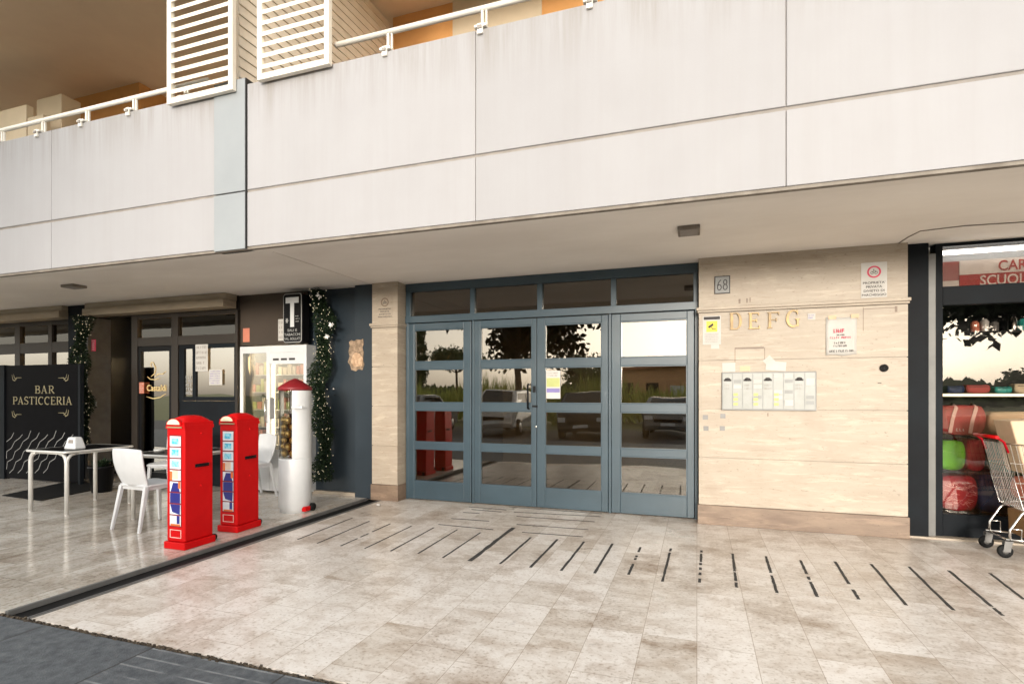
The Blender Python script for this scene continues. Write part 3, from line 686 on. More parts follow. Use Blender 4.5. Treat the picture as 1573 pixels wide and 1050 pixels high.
# glazed door beside the opening
df = MB()
for a, b in ((213.3, 217.5), (260.5, 264.7)): df.box(Bx(a), Bx(b), YB - .015, YB + .03, .02, zh0 - .002)
df.box(Bx(217.6), Bx(260.4), YB - .013, YB + .028, .02, .16); df.box(Bx(217.6), Bx(260.4), YB - .013, YB + .028, 2.08, zh0 - .002)
DR = df.build('bar_door', 'black', B, .003)
pane('pane', 217.2, 260.8, .15, 2.09, 'glass_bar', DR)
# window band behind the windbreak
fl = MB()
for a, b in ((-62, -52), (25, 33), (76, 82), (117, 119)): fl.box(Bx(a), Bx(b), YB - .03, YB + .05, .0, zt)
xs = [(-52, 25), (33, 76), (82, 117)]
for a, b in xs:
    for z0, z1 in ((0, .9), (2.12, 2.30), (2.60, zt)): fl.box(Bx(a), Bx(b), YB - .027, YB + .047, z0, z1)
WL = fl.build('bar_window', 'bar_frame', B, .004)
for a, b in xs:
    pane('pane', a - .5, b + .5, .89, 2.13, parent=WL); pane('transom_pane', a - .5, b + .5, 2.29, 2.61, 'glass_bar_top', parent=WL)
MB().box(-16, Bx(-62) - .002, YB, YB + .2, 0, zt).build('brown_wall', 'brown_wall', B)
# interior of the bar
bi = MB(); bi.box(-16, -5.3, 9.6, 9.7, -.1, ZS); bi.box(-16, -15.9, 6.5, 9.6, -.1, ZS); bi.box(-5.4, -5.3, 6.96, 9.6, -.1, ZS); 
bi.build('bar_room_walls', 'cream', B)
MB().box(-16, -5.3, 7.61, 9.7, ZS, ZS + .1).build('bar_room_ceiling', 'brown_wall', B)
MB().box(-15.8, -5.5, 8.7, 9.3, .01, 1.15).build('bar_counter', 'dark_frame', B, .01)
MB().box(-16, -5.3, 6.901, 9.6, -.2, .004).build('bar_room_floor', 'interior_floor', B)
MB().box(-10.6, -8.42, 6.75, 6.80, 0, ZS - .01).build('doorway_dark_sheet', 'black', B)  # black sheet standing in for the dark interior behind doorway and door

# ---- stationery shopfront on the right
YR = 6.38
def Sx(px): return fx(px, YR)
def Sz(px, py): return fz(px, py, YR)
sf = MB(); sf.box(1.94, Sx(1420) , YR - .1, YR + .25, 0, ZS - .002); sf.box(Sx(1434), Sx(1446), YR - .03, YR + .1, 0, ZS - .003)
sf.box(Sx(1446), 5.4, YR - .03, YR + .1, 2.835, ZS - .003); sf.box(Sx(1446), 5.4, YR - .028, YR + .098, 0.02, .235)
sf.box(Sx(1446), 5.4, YR - .026, YR + .09, Sz(1500, 467), Sz(1500, 438))
SS = sf.build('shopfront_frame', 'dark_frame', B, .004)
q = MB().box(Sx(1420) + .003, Sx(1434) - .003, YR - .06, YR + .1, .01, ZS - .1).build('shutter_guide', 'grey_alu', SS, .006); q.location = (0, 0, 0)
q.data.materials[0] = mat('guide_paint', (0.17, 0.168, 0.16), 0.5, col2=(0.13, 0.13, 0.124), scale=4)
q = MB().box(Sx(1446) - .005, 5.4, YR + .01, YR + .018, .23, 2.84).build('shop_pane', 'glass_shop', SS); q.location = (0, 0, 0)
MB().box(1.94, 5.4, YR - .12, YR + .12, -.01, .018).build('threshold', 'stone', B, .003)
sh = MB(); sh.box(2.1, 5.4, 7.5, 7.55, 0, ZS); sh.box(2.10, 2.14, 6.7, 7.5, 0, ZS); sh.box(2.1, 5.4, 6.5, 7.5, .0, .03); sh.box(5.35, 5.4, 6.5, 7.5, 0, ZS); sh.build('shop_room_walls', 'black', B)
dp = MB()
shelf_z = [Sz(1480, 787), Sz(1480, 724), Sz(1480, 669), Sz(1480, 606)]
for z in shelf_z: dp.box(Sx(1448), 5.3, YR + .06, 6.9, z - .025, z)
dp.box(Sx(1448), 5.3, YR + .2, 6.9, Sz(1500, 506) - .02, Sz(1500, 506))
dp.box(Sx(1448), 5.3, 6.901, 6.93, 0.24, Sz(1480, 606)); 
dp.build('display_shelves', 'black', B)
MB().box(Sx(1448) + .0, 5.3, YR + .045, YR + .058, shelf_z[3] - .016, shelf_z[3] + .010).build('shelf_light', 'led', B)
MB().tube([(Sx(1449), YR + .075, Sz(1449, 386)), (5.2, YR + .075, Sz(1449, 386))], .022, 10).build('tube_lamp', 'tube_light', B)
MB().box(Sx(1447), 5.3, YR + .2, YR + .24, Sz(1449, 397), 2.86).build('lamp_backing', 'joint_cover', B)

# ================================================================== things on the walls
def strip(name, label, cat, mb, m, **k): return tag(mb.build(name, m), label, cat, **k)
# number plaque
def Wx(px): return fx(px, YW)
def Wz(px, py): return fz(px, py, YW)
def rect(px0, py0, px1, py1, Y):
    c = (px0 + px1) / 2
    return fx(px0, Y), fx(px1, Y), fz(c, py1, Y), fz(c, py0, Y)
def plate(root, name, m, r, y0, th, bevel=.001):
    return MB().box(r[0], r[1], y0 - th, y0, r[2], r[3]).build(name, m, root, bevel)

y = YW + .004
r = rect(1097, 424, 1121, 451, YW); cx, cz = (r[0] + r[1]) / 2, (r[2] + r[3]) / 2
t = thing('house_number_plaque', 'small square stone plaque with number 68 high on the travertine wall', 'plaque', (cx, y, r[2]))
plate(t, 'plate', 'intercom', r, y, .012)
e = MB(); d = .008
for a, b, c_, d_ in ((r[0], r[1], r[3] - d, r[3]), (r[0], r[1], r[2], r[2] + d), (r[0], r[0] + d, r[2] + d, r[3] - d), (r[1] - d, r[1], r[2] + d, r[3] - d)): e.box(a, b, y - .017, y - .0125, c_, d_)
e.build('border', 'ink', t)
serif_text('68', (r[3] - r[2]) * .6, y - .014, cx, cz, gap=.06, w=(r[1] - r[0]) * .72, depth=.0015).build('number', 'ink', t)

# brass stair letters, each a thing
for ch, p0, p1, pt, pb in (('D', 1120, 1138, 480, 506), ('E', 1148, 1167, 480, 505), ('F', 1177, 1197, 479, 504), ('G', 1207, 1229, 476, 502)):
    r = rect(p0, pt, p1, pb, YW - .015)
    o = serif_text(ch, r[3] - r[2], YW - .022, (r[0] + r[1]) / 2, (r[2] + r[3]) / 2, w=r[1] - r[0], depth=.02).build('brass_letter', 'brass')
    tag(o, f'brass capital letter {ch} fixed under the moulding of the travertine wall', 'letter', 'brass stair letters on the stone wall')

# camera warning notice
r = rect(1079, 485, 1107, 529, YW)
t = thing('camera_notice', 'white notice with yellow camera symbol beside the entrance doors', 'notice', (r[0], YW, r[2]))
plate(t, 'sheet', 'paper', r, YW - .001, .003)
h = r[3] - r[2]; wd = r[1] - r[0]
MB().box(r[0] + .01, r[1] - .01, YW - .0055, YW - .0045, r[3] - .13 * h, r[3] - .03 * h).build('header', 'ink', t)
MB().box(r[0] + wd * .2, r[1] - wd * .2, YW - .0056, YW - .0045, r[3] - .56 * h, r[3] - .18 * h).build('yellow_panel', 'yellow', t)
cm = MB(); zc = r[3] - .37 * h; xc_ = (r[0] + r[1]) / 2
cm.hexa([(xc_ - .03, YW - .0068, zc - .02), (xc_ + .02, YW - .0068, zc + .012), (xc_ + .02, YW - .0058, zc + .012), (xc_ - .03, YW - .0058, zc - .02)], [(xc_ - .04, YW - .0068, zc), (xc_ + .008, YW - .0068, zc + .034), (xc_ + .008, YW - .0058, zc + .034), (xc_ - .04, YW - .0058, zc)])
cm.ribbon([(xc_ - .005, zc - .006), (xc_ + .01, zc - .03), (xc_ + .04, zc - .03)], .008, YW - .0069, .001); cm.build('camera_symbol', 'ink', t)
fake_lines(6, r[0] + .015, r[1] - .015, r[2] + .02, r[3] - .60 * h, YW - .0056, 4, .45).build('small_print', 'groove', t)
MB().box(r[0] + wd * .45, r[1] - wd * .1, YW - .003, YW - .001, r[2] - .045, r[2] - .001).build('tab', 'paper', t)

# no parking notices
def noparking(px0, py0, px1, py1, Y, label, big, mp='paper', ring='red_ink'):
    r = rect(px0, py0, px1, py1, Y); h = r[3] - r[2]; wd = r[1] - r[0]; cx = (r[0] + r[1]) / 2
    t = thing('parking_notice', label, 'notice', (cx, Y, r[2]), group='private property notices')
    plate(t, 'sheet', mp, r, Y - .001, .004)
    zc = r[3] - h * .27; rr = wd * .27; y0 = Y - .0068
    rg = MB(); ro, ri = rr, rr * .74; n = 28; vs = []
    for i in range(n):
        a = 2 * math.pi * i / n
        for q_, yy in ((ro, y0), (ri, y0), (ri, y0 + .0015), (ro, y0 + .0015)): vs.append((cx + q_ * math.cos(a), yy, zc + q_ * math.sin(a)))
    fs = []
    for i in range(n):
        b_ = 4 * i; c_ = 4 * ((i + 1) % n)
        fs += [(b_, b_ + 1, c_ + 1, c_), (b_ + 1, b_ + 2, c_ + 2, c_ + 1), (b_ + 3, b_, c_, c_ + 3)]
    rg.add(vs, fs).build('red_ring', ring, t)
    bk = MB(); s_ = rr * .5     # small bicycle pictogram
    for dx in (-.55, .55): bk.ribbon([(cx + dx * s_ + .42 * s_ * math.cos(R(a)), zc - .3 * s_ + .42 * s_ * math.sin(R(a))) for a in range(0, 361, 30)], s_ * .14, y0, .001)
    bk.ribbon([(cx - .55 * s_, zc - .3 * s_), (cx - .1 * s_, zc + .4 * s_), (cx + .4 * s_, zc + .3 * s_), (cx + .55 * s_, zc - .3 * s_)], s_ * .15, y0 - .0003, .001)
    bk.ribbon([(cx - .25 * s_, zc + .75 * s_), (cx + .05 * s_, zc + .75 * s_)], s_ * .3, y0 - .0002, .001); bk.build('pictogram', 'ink', t)
    for k, ln in enumerate(("PROPRIETA'", 'PRIVATA', 'DIVIETO DI', 'PARCHEGGIO')):
        ww = wd * (.86, .62, .80, .94)[k]
        text_mesh(ln, ww, h * .068, Y - .0058, cx, r[3] - h * (.575 + .115 * k), bold=.02).build('lettering', 'ink', t)
noparking(1322, 403, 1362, 457, YW + .004, 'no parking notice with red ring at the top right of the travertine wall', True)
noparking(580, 455, 602, 489, YW + .004, 'faded no parking notice on the narrow stone pier left of the doors', False, 'stone', 'plinth')

# white notice with red heading
r = rect(1268, 487, 1315, 545, YW); h = r[3] - r[2]
t = thing('paper_notice', 'white paper notice with a red heading taped right of the brass letters', 'notice', (r[0], YW, r[2]))
g = MB(); n = 8
g.grid([[(r[0] + (r[1] - r[0]) * i / n, YW - .006 - .003 * (1 + math.sin(3.1 * i / n + k)), r[2] + h * k / 6 + (.006 * math.sin(i) if k in (0, 6) else 0)) for i in range(n + 1)] for k in range(7)])
g.build('sheet', 'paper', t, solid=.001)
fake_lines(1, r[0] + .05, r[1] - .04, r[3] - h * .42, r[3] - h * .30, YW - .0145, 2, .8).build('red_heading', 'red_ink', t)
fake_lines(1, r[0] + .03, r[1] - .03, r[3] - h * .58, r[3] - h * .50, YW - .0145, 3, .6).build('red_line', 'red_ink', t)
mm = fake_lines(1, r[0] + .09, r[1] - .09, r[3] - h * .50, r[3] - h * .44, YW - .0145, 5, .6)
m2 = fake_lines(2, r[0] + .06, r[1] - .07, r[3] - h * .80, r[3] - h * .64, YW - .0145, 6, .6); m3 = fake_lines(1, r[0] + .02, r[1] - .02, r[2] + h * .06, r[2] + h * .15, YW - .0145, 7, .6)
[q_.build('small_print', 'ink', t) for q_ in (mm, m2, m3)]
tp = MB(); tp.box(r[0] + .02, r[0] + .09, YW - .016, YW - .0138, r[3] - .02, r[3] + .02); tp.box(r[1] - .05, r[1] + .02, YW - .016, YW - .0138, r[3] - .015, r[3] + .025); tp.build('tape', 'beige_bag', t)

# small blue sticker
r = rect(1240, 481, 1252, 491, YW); t = thing('sticker', 'small blue and white sticker right of the letter G', 'sticker', (r[0], YW, r[2]))
plate(t, 'sheet', 'paper', r, YW - .001, .002); fake_lines(2, r[0], r[1], r[2] + .01, r[3] - .01, YW - .0042, 9, .6).build('print', 'violet', t)

# intercom
r = rect(1108, 571, 1253, 630, YW); h = r[3] - r[2]; wd = r[1] - r[0]
t = thing('intercom_panel', 'wide grey intercom panel with rows of bell buttons on the travertine wall', 'intercom', (r[0], YW, r[2]))
plate(t, 'housing', 'intercom', r, YW - .001, .028, .004)
rnd = random.Random(12); nc = 9; yq = YW - .0305
for i in range(nc):
    x0 = r[0] + .012 + (wd - .02) * i / nc; x1 = r[0] + .006 + (wd - .02) * (i + 1) / nc
    o = MB().box(x0, x1, yq, yq + .003, r[2] + .015, r[3] - .012).build('module', 'intercom_cell', t, .001)
    if i in (0, 2, 4, 7):
        s_ = MB(); s_.lathe([(0, 0), ((x1 - x0) * .3, 0), ((x1 - x0) * .3, .006), (0, .006)], n=14)
        s_.v = [((x0 + x1) / 2 + a, yq - c, r[3] - .075 + b * .6) for a, b, c in s_.v]
        s_.box(x0 + .008, x1 - .008, yq - .003, yq - .0002, r[3] - .094, r[3] - .076)
        q = s_.build('speaker', 'ink', o); q.location = (0, 0, 0)
        k = fake_lines(2, x0 + .01, x1 - .01, r[3] - .19, r[3] - .12, yq - .0012, i, .5); q = k.build('name_labels', 'groove', o); q.location = (0, 0, 0)
    else:
        for b_ in range(6):
            if rnd.random() < .75: q = MB().box(x0 + .008, x1 - .008, yq - .002, yq - .0003, r[3] - .06 - b_ * .055, r[3] - .025 - b_ * .055).build('bell_button', rnd.choice(('paper', 'intercom', 'intercom_cell')), o); q.location = (0, 0, 0)
    if i in (1, 3, 5):
        k = MB(); 
        for b_ in range(3): k.box(x0 + .006, x0 + .05, yq - .003, yq - .0021, r[2] + .03 + .05 * b_ + .02 * (i % 2), r[2] + .06 + .05 * b_ + .02 * (i % 2))
        q = k.build('yellow_labels', 'lime', o); q.location = (0, 0, 0)
    if i in (6, 8):
        q = MB().box(x0 + .01, x1 - .004, yq - .004, yq - .0023, r[2] + (.05 if i == 6 else .26), r[2] + (.11 if i == 6 else .33)).build('white_label', 'paper', o); q.location = (0, 0, 0)
# papers over the intercom
def paper(px0, py0, px1, py1, Y, label, m='paper', nm='paper_slip', tilt=0.0, cat='paper', grp=None, lines=0, ink='groove'):
    r = rect(px0, py0, px1, py1, Y); cx, cz = (r[0] + r[1]) / 2, (r[2] + r[3]) / 2
    c, s_ = math.cos(tilt), math.sin(tilt)
    rot = lambda mb: setattr(mb, 'v', [(cx + (a - cx) * c - (b - cz) * s_, yy, cz + (a - cx) * s_ + (b - cz) * c) for a, yy, b in mb.v]) or mb
    sheet = rot(MB().box(r[0], r[1], Y - .003, Y - .001, r[2], r[3]))
    if not lines: return tag(sheet.build(nm, m), label, cat, grp)
    t = thing(nm, label, cat, (r[0], Y, r[2]), group=grp); sheet.build('sheet', m, t)
    rot(fake_lines(lines, r[0] + .01, r[1] - .01, r[2] + .012, r[3] - .012, Y - .0042, lines, .5)).build('print', ink, t)
    return t
paper(1109, 557, 1129, 571, YW, 'small blank paper slip standing on the left end of the intercom')
paper(1176, 555, 1207, 569, YW - .004, 'creased white paper sheet lying along the top of the intercom', tilt=-.08)
paper(1174, 548, 1188, 561, YW, 'tilted white paper scrap above the middle of the intercom', tilt=.7)
paper(1136, 562, 1152, 570, YW, 'brownish glue patch between two paper slips above the intercom', 'beige_bag')
k = 0
for a, b, nm in ((1079, 637, 'upper left'), (1106, 635, 'upper right'), (1080, 654, 'lower left'), (1105, 654, 'lower right')):
    paper(a, b, a + 8, b + 7, YW, f'tiny grey sticker, {nm} of the four below the intercom', 'grey_alu', 'sticker', cat='sticker', grp='tiny stickers below the intercom', lines=0)
# glue remains above the intercom and on the right, as worn outlines in the stone
g = MB()
for (a, b, c_, d_) in ((1129, 533, 1173, 535.5), (1128, 534, 1129.2, 556), (1173.5, 534, 1174.6, 552), (1325, 472, 1326.2, 508), (1326, 473, 1375, 474), (1134, 459, 1137, 466), (1146, 458, 1148, 465), (1151, 457, 1152.5, 464), (1178, 634, 1180, 639), (1374, 470, 1378, 479)):
    r = rect(a, b, c_, d_, YW); g.box(r[0], r[1], YW - .0008, YW + .001, r[2], r[3])
g.build('glue_marks', 'plinth', B)
# round bell
zc = Wz(1357, 565); xc_ = Wx(1357)
b_ = MB().lathe([(0, 0), (.03, 0), (.037, .004), (.037, .016), (.028, .02), (.022, .014), (0, .014)], n=20)
b_.v = [(xc_ + a, YW - c, zc + b) for a, b, c in b_.v]
t = thing('key_switch', 'round dark key switch at the right of the travertine wall', 'switch', (xc_, YW, zc)); b_.build('cover', 'black_rubber', t)
q = MB(); q.box(xc_ - .05, xc_ - .02, YW - .004, YW, zc - .15, zc - .143); q.build('scratch_plate', 'ink', t)

# poster on the door glass
r = rect(837.5, 569, 860, 612, YD - .01)
t = thing('door_poster', 'white poster with yellow and violet blocks taped inside the right door leaf', 'poster', (r[0], YD, r[2]))
h = r[3] - r[2]; yy = YD + .003
plate(t, 'sheet', 'paper', r, yy, .002)
MB().box(r[0] + .01, r[1] - .008, yy - .0032, yy - .0022, r[3] - h * .58, r[3] - h * .26).build('yellow_block', 'lime', t)
MB().box(r[0] + .01, r[1] - .008, yy - .0032, yy - .0022, r[3] - h * .78, r[3] - h * .63).build('violet_block', 'violet', t)
fake_lines(2, r[0] + .01, r[1] - .01, r[3] - h * .22, r[3] - h * .04, yy - .0032, 3, .5).build('print', 'groove', t)

# soffit lamps
def soffit_box(px0, py0, px1, py1, label):
    t0 = (ZS - HC) * FPX / (HOR - py0); a = _dir(px0); b = _dir(px1)
    x0, y0 = a[0] * t0, a[1] * t0; x1 = b[0] * t0
    t1 = (ZS - HC) * FPX / (HOR - py1); y1 = a[1] * t1
    t = thing('soffit_lamp', label, 'lamp', ((x0 + x1) / 2, (y0 + y1) / 2, ZS), group='flush lamps in the soffit')
    MB().box(x0, x1, y0, y1, ZS - .035, ZS).build('housing', 'drip', t, .008)
    MB().box(x0 + .02, x1 - .02, min(y0, y1) + .02, max(y0, y1) - .02, ZS - .038, ZS - .0355).build('lens', 'groove', t)
soffit_box(1040, 347, 1075, 359, 'small dark rectangular lamp under the soffit right of the doors')
soffit_box(92, 437, 122, 443, 'small dark rectangular lamp under the soffit over the café tables')
cb = MB()
def sp(px, py, dz=.004):
    t = (ZS - dz - HC) * FPX / (HOR - py); d = _dir(px); return (d[0] * t, d[1] * t, ZS - dz)
cb.tube([sp(1378, 375), sp(1395, 364), sp(1413, 355), sp(1480, 347), sp(1573, 341), sp(1640, 334)], .005, 6)  # thin tube standing in for a crack and joint line of the soffit
tag(cb.build('seam', 'drip'), 'thin brown cable running along the soffit over the shop window', 'seam')

# ================================================================== bar side things
# tobacconist sign
r = rect(438.5, 451, 467.5, 527, 6.15); cx = (r[0] + r[1]) / 2; h = r[3] - r[2]; wd = r[1] - r[0]
t = thing('tobacconist_sign', 'tall black tobacconist sign with a big white T above the vending machine', 'sign', (cx, 6.2, r[2]))
def rrect(x0, x1, z0, z1, rad, n=6):
    P = []
    for (ax, az, s0) in ((x1 - rad, z1 - rad, 0), (x0 + rad, z1 - rad, 90), (x0 + rad, z0 + rad, 180), (x1 - rad, z0 + rad, 270)):
        for i in range(n + 1): a = R(s0 + 90 * i / n); P.append((ax + rad * math.cos(a), az + rad * math.sin(a)))
    return P
MB().prism_xz(rrect(r[0], r[1], r[2], r[3], .045), 6.10, 6.24).build('case', 'black', t, .004)
MB().prism_xz(rrect(r[0] + .006, r[1] - .006, r[2] + .006, r[3] - .006, .04), 6.096, 6.0995).build('rim', 'silver_ink', t)
MB().prism_xz(rrect(r[0] + .016, r[1] - .016, r[2] + .016, r[3] - .016, .032), 6.0925, 6.0955).build('face', 'black', t)
T = MB(); yT = 6.089
T.box(r[0] + wd * .16, r[1] - wd * .16, yT, yT + .003, r[3] - h * .20, r[3] - h * .085); T.box(cx - wd * .10, cx + wd * .10, yT, yT + .003, r[3] - h * .68, r[3] - h * .201)
T.build('letter_t', 'white', t)
for k, (ln, ww) in enumerate((('SALI E', .5), ('TABACCHI', .84), ('VAL. BOLLATI', .84))):
    text_mesh(ln, wd * ww, h * .052, 6.0915, cx, r[3] - h * (.745 + .085 * k), bold=.01).build('lettering', 'silver_ink', t)
em = MB(); zc = r[3] - h * .55; xe = r[0] + wd * .22
for a in range(0, 360, 60): em.ribbon([(xe, zc), (xe + .026 * math.cos(R(a)), zc + .036 * math.sin(R(a)))], .012, 6.0905 - a * 1e-6, .001)
em.build('emblem', 'silver_ink', t)
fake_lines(3, cx + wd * .16, r[1] - wd * .1, r[3] - h * .60, r[3] - h * .44, 6.091, 8, .4).build('small_print', 'silver_ink', t)
MB().box(cx - .03, cx + .03, 6.241, 6.33, r[2] + .1, r[3] - .1).build('bracket', 'dark_frame', t)
paper(427, 490, 437, 523, 6.33, 'white paper notice on the brown wall left of the tobacconist sign', lines=4, nm='paper_notice', cat='notice')
paper(373, 504, 383, 525, 6.33, 'small orange framed tag on the brown wall above the vending machine', 'coral', 'wall_tag', cat='tag')
paper(300, 528, 319, 570, YB - .012, 'white sheet taped to the upper left of the bar window', nm='paper_notice', cat='notice', lines=5)
paper(321, 567, 341, 591, YB - .012, 'white menu sheet with violet print low in the bar window', nm='paper_notice', cat='notice', lines=6, ink='violet')
paper(140, 521, 147, 539, 6.15, 'small red and white sticker on the dark pilaster beside the garland', 'red_ink', 'sticker', cat='sticker', lines=5, ink='paper')
paper(213.6, 587, 221, 604, YB - .03, 'small orange sticker on the frame of the bar door', 'coral', 'sticker', cat='sticker', lines=5, ink='paper')
paper(145, 616, 148.5, 624, 6.15, 'tiny white switch plate on the dark pilaster', 'white', 'switch_plate', cat='switch')
# window lettering of the vertical side light
r = rect(284, 576, 295, 606, YB); 
tv = thing('window_decal', 'white lettering decal on the narrow side light of the bar window', 'decal', (r[0], YB, r[2]))
fake_lines(5, r[0] + .004, r[1] - .004, r[2], r[3], YB + .004, 3, .75).build('print', 'silver_ink', tv)

# swan logo on the bar door
t = thing('door_decal', 'gold swan and script lettering on the glass of the bar door', 'decal', (Bx(240), YB, 1.3))
zc = Bz(237, 580); xc_ = Bx(238); s_ = .25; lg = MB(); yy = YB + .003
lg.ribbon([(xc_ - .18, zc + .02), (xc_ - .12, zc - .02), (xc_ - .02, zc - .03), (xc_ + .1, zc + .0)], [.006, .012, .014, .004], yy, .002)
lg.ribbon([(xc_ - .10, zc + .02), (xc_ - .02, zc + .07), (xc_ + .0, zc + .15), (xc_ - .05, zc + .24), (xc_ - .09, zc + .25), (xc_ - .11, zc + .21), (xc_ - .09, zc + .17)], [.006, .014, .012, .012, .012, .01, .006], yy - .0004, .002)
lg.ribbon([(xc_ - .02, zc + .02), (xc_ + .06, zc + .06), (xc_ + .15, zc + .06), (xc_ + .22, zc + .1)], [.004, .012, .01, .004], yy - .0002, .002)
lg.ribbon([(xc_ - .2, zc - .3), (xc_ - .05, zc - .33), (xc_ + .1, zc - .31), (xc_ + .22, zc - .25)], [.004, .014, .012, .004], yy, .002)
lg.build('swan', 'gold_decal', t)
text_mesh('Castaldi', .42, .10, yy - .0005, xc_ + .02, zc - .16, bold=.01).build('lettering', 'gold_decal', t)

# torn poster on dark panel
pts = [(535, 525), (539, 522), (543, 524), (548, 521), (554, 522), (558, 520), (559, 528), (557, 534), (559, 541), (558, 552), (560, 560), (557, 568), (551, 567), (546, 570), (539, 568), (537, 561), (533, 556), (536, 547), (534, 540), (536, 532)]
pts = [(549 + (a - 549) * .93, b) for a, b in pts]
poly = [(fx(a, 6.235), fz(a, b, 6.235)) for a, b in pts]
t = thing('torn_poster', 'torn brown poster remains on the dark panel beside the stone pier', 'poster', (poly[0][0], 6.23, 1.7))
MB().prism_xz(poly, 6.230, 6.2345).build('sheet', mat('torn', (0.34, 0.24, 0.16), .8, col2=(0.16, .11, .07), scale=18, lo=.4, hi=.6), t)
pl2 = [(fx(a, 6.23), fz(a, b, 6.23)) for a, b in ((541, 546), (546, 541), (552, 543), (557, 550), (556, 562), (544, 563), (539, 556))]
MB().prism_xz(pl2, 6.226, 6.2295).build('torn_layer', mat('torn_pale', (0.55, 0.38, 0.25), .8, col2=(0.35, .22, .13), scale=22, lo=.4, hi=.6), t)
# door bell knob on the dark panel
k_ = MB().lathe([(0, 0), (.02, 0), (.024, .01), (.018, .03), (0, .034)], n=16); xk, zk = fx(513, 6.35), fz(513, 597, 6.35)
k_.v = [(xk + a, 6.35 - c, zk + b) for a, b, c in k_.v]
t = thing('round_knob', 'round steel knob on the dark panel right of the garland', 'knob', (xk, 6.35, zk)); k_.build('knob', 'chrome', t)
MB().box(xk - .02, xk + .03, 6.345, 6.349, zk - .09, zk - .083).build('slot', 'chrome', t)

# windbreak panel
YP = 5.72
r0, r1 = fx(8, YP), fx(120, YP); z1 = fz(60, 560, YP)
t = thing('windbreak_panel', 'black windbreak panel reading BAR PASTICCERIA behind the café table', 'windbreak', ((r0 + r1) / 2, YP, 0))
MB().box(r0, r1, YP, YP + .035, .03, z1).build('panel', 'black_gloss', t, .003)
MB().box(fx(-2, YP), r0 - .002, YP - .02, YP + .06, 0.008, z1 + .01).build('post', 'dark_frame', t, .004)
MB().box(r1 + .002, r1 + .05, YP - .01, YP + .05, 0.008, z1).build('post', 'dark_frame', t, .004)
MB().box(r0 - .6, fx(-2, YP) - .002, YP, YP + .035, .03, z1).build('panel', 'black_gloss', t, .003)
def PZ(px, py): return fx(px, YP), fz(px, py, YP)
x, z = PZ(68, 598); x2, z2 = PZ(86, 592); serif_text('BAR', abs(fz(68, 592, YP) - fz(68, 604, YP)), YP - .002, x, z, w=fx(82, YP) - fx(52, YP), depth=.0035).build('lettering', 'gold_paint', t)
serif_text('PASTICCERIA', abs(fz(68, 609, YP) - fz(68, 621, YP)), YP - .002, fx(63.5, YP), fz(63, 615, YP), gap=.10, w=fx(109, YP) - fx(18, YP), depth=.0035).build('lettering', 'gold_paint', t)
fl = MB()
for (px, py, fxs) in ((18, 580, 1), (18, 636, 1), (105, 580, -1), (105, 634, -1)):
    x, z = PZ(px, py)
    fl.ribbon([(x, z + .05), (x + .02 * fxs, z - .03), (x + .07 * fxs, z - .05), (x + .11 * fxs, z), (x + .24 * fxs, z + .0)], [.006, .014, .016, .012, .004], YP - .0015, .002)
    fl.ribbon([(x + .04 * fxs, z + .06), (x + .06 * fxs, z), (x + .12 * fxs, z - .03)], [.004, .012, .005], YP - .0019, .002)
fl.build('flourish', 'gold_paint', t)
wv = MB()
for k in range(9):
    px = -2 + k * 13
    P = [(px + 10, 661 + (k % 3) * 3), (px + 6, 672), (px - 2, 678), (px - 7, 688), (px - 14, 693), (px - 18, 704), (px - 26, 709), (px - 30, 720), (px - 36, 726)]
    P = [(max(a, 9.5), b) for a, b in P if a > 4]
    if len(P) > 2: wv.ribbon([PZ(a, b) for a, b in P], .008, YP - .0015 - .00005 * k, .002)
wv.build('wave_lines', 'silver_ink', t)

# garlands
def garland(x, y, z0, z1, rx, label, seed, base=False):
    rnd = random.Random(seed)
    t = thing('garland', label, 'garland', (x, y, z0), group='green light garlands')
    f = MB(); n = int(4200 * (z1 - z0))
    cen = lambda z: (x + .05 * math.sin(z * 4.1 + seed) + .02 * math.sin(z * 11), y)
    for i in range(n):
        z = rnd.uniform(z0, z1); c = cen(z); a = rnd.uniform(0, 2 * math.pi); rr = rx * (rnd.random() ** .6) * (.8 + .35 * math.sin(z * 9 + seed))
        p = Vector((c[0] + rr * math.cos(a), c[1] + rr * .7 * math.sin(a), z))
        d = Vector((math.cos(a) + rnd.gauss(0, .5), math.sin(a) + rnd.gauss(0, .5), rnd.gauss(-.3, .5))).normalized()
        sd_ = d.cross(Vector((rnd.gauss(0, 1), rnd.gauss(0, 1), 1))).normalized() * rnd.uniform(.005, .009); L = rnd.uniform(.025, .06)
        f.add([p, p + d * L * .5 + sd_, p + d * L, p + d * L * .5 - sd_], [(0, 1, 2, 3)])
    f.build('foliage', 'leaf_dark', t)
    l = MB()
    for i in range(int(95 * (z1 - z0))):
        z = rnd.uniform(z0, z1); c = cen(z); a = rnd.uniform(math.pi, 2 * math.pi) if rnd.random() < .8 else rnd.uniform(0, math.pi); rr = rx * rnd.uniform(.6, 1.1)
        p = (c[0] + rr * math.cos(a), c[1] + rr * .75 * math.sin(a), z); s_ = rnd.uniform(.003, .0055)
        l.add([(p[0] - s_, p[1], p[2]), (p[0], p[1] - s_, p[2]), (p[0] + s_, p[1], p[2]), (p[0], p[1] + s_, p[2]), (p[0], p[1], p[2] + s_ * 1.5), (p[0], p[1], p[2] - s_ * 1.5)],
              [(0, 1, 4), (1, 2, 4), (2, 3, 4), (3, 0, 4), (1, 0, 5), (2, 1, 5), (3, 2, 5), (0, 3, 5)])
    l.build('fairy_lights', 'fairy_bulb', t)
    MB().tube([(cen(z)[0], cen(z)[1], z) for z in [z0 + (z1 - z0) * i / 12 for i in range(13)]], .012, 6).build('stem_wire', 'leaf_dark', t)
    return t
garland(fx(125, 6.0), 6.0, fz(125, 690, 6.0), 2.66, .145, 'green garland with fairy lights hanging beside the black windbreak panel', 3)
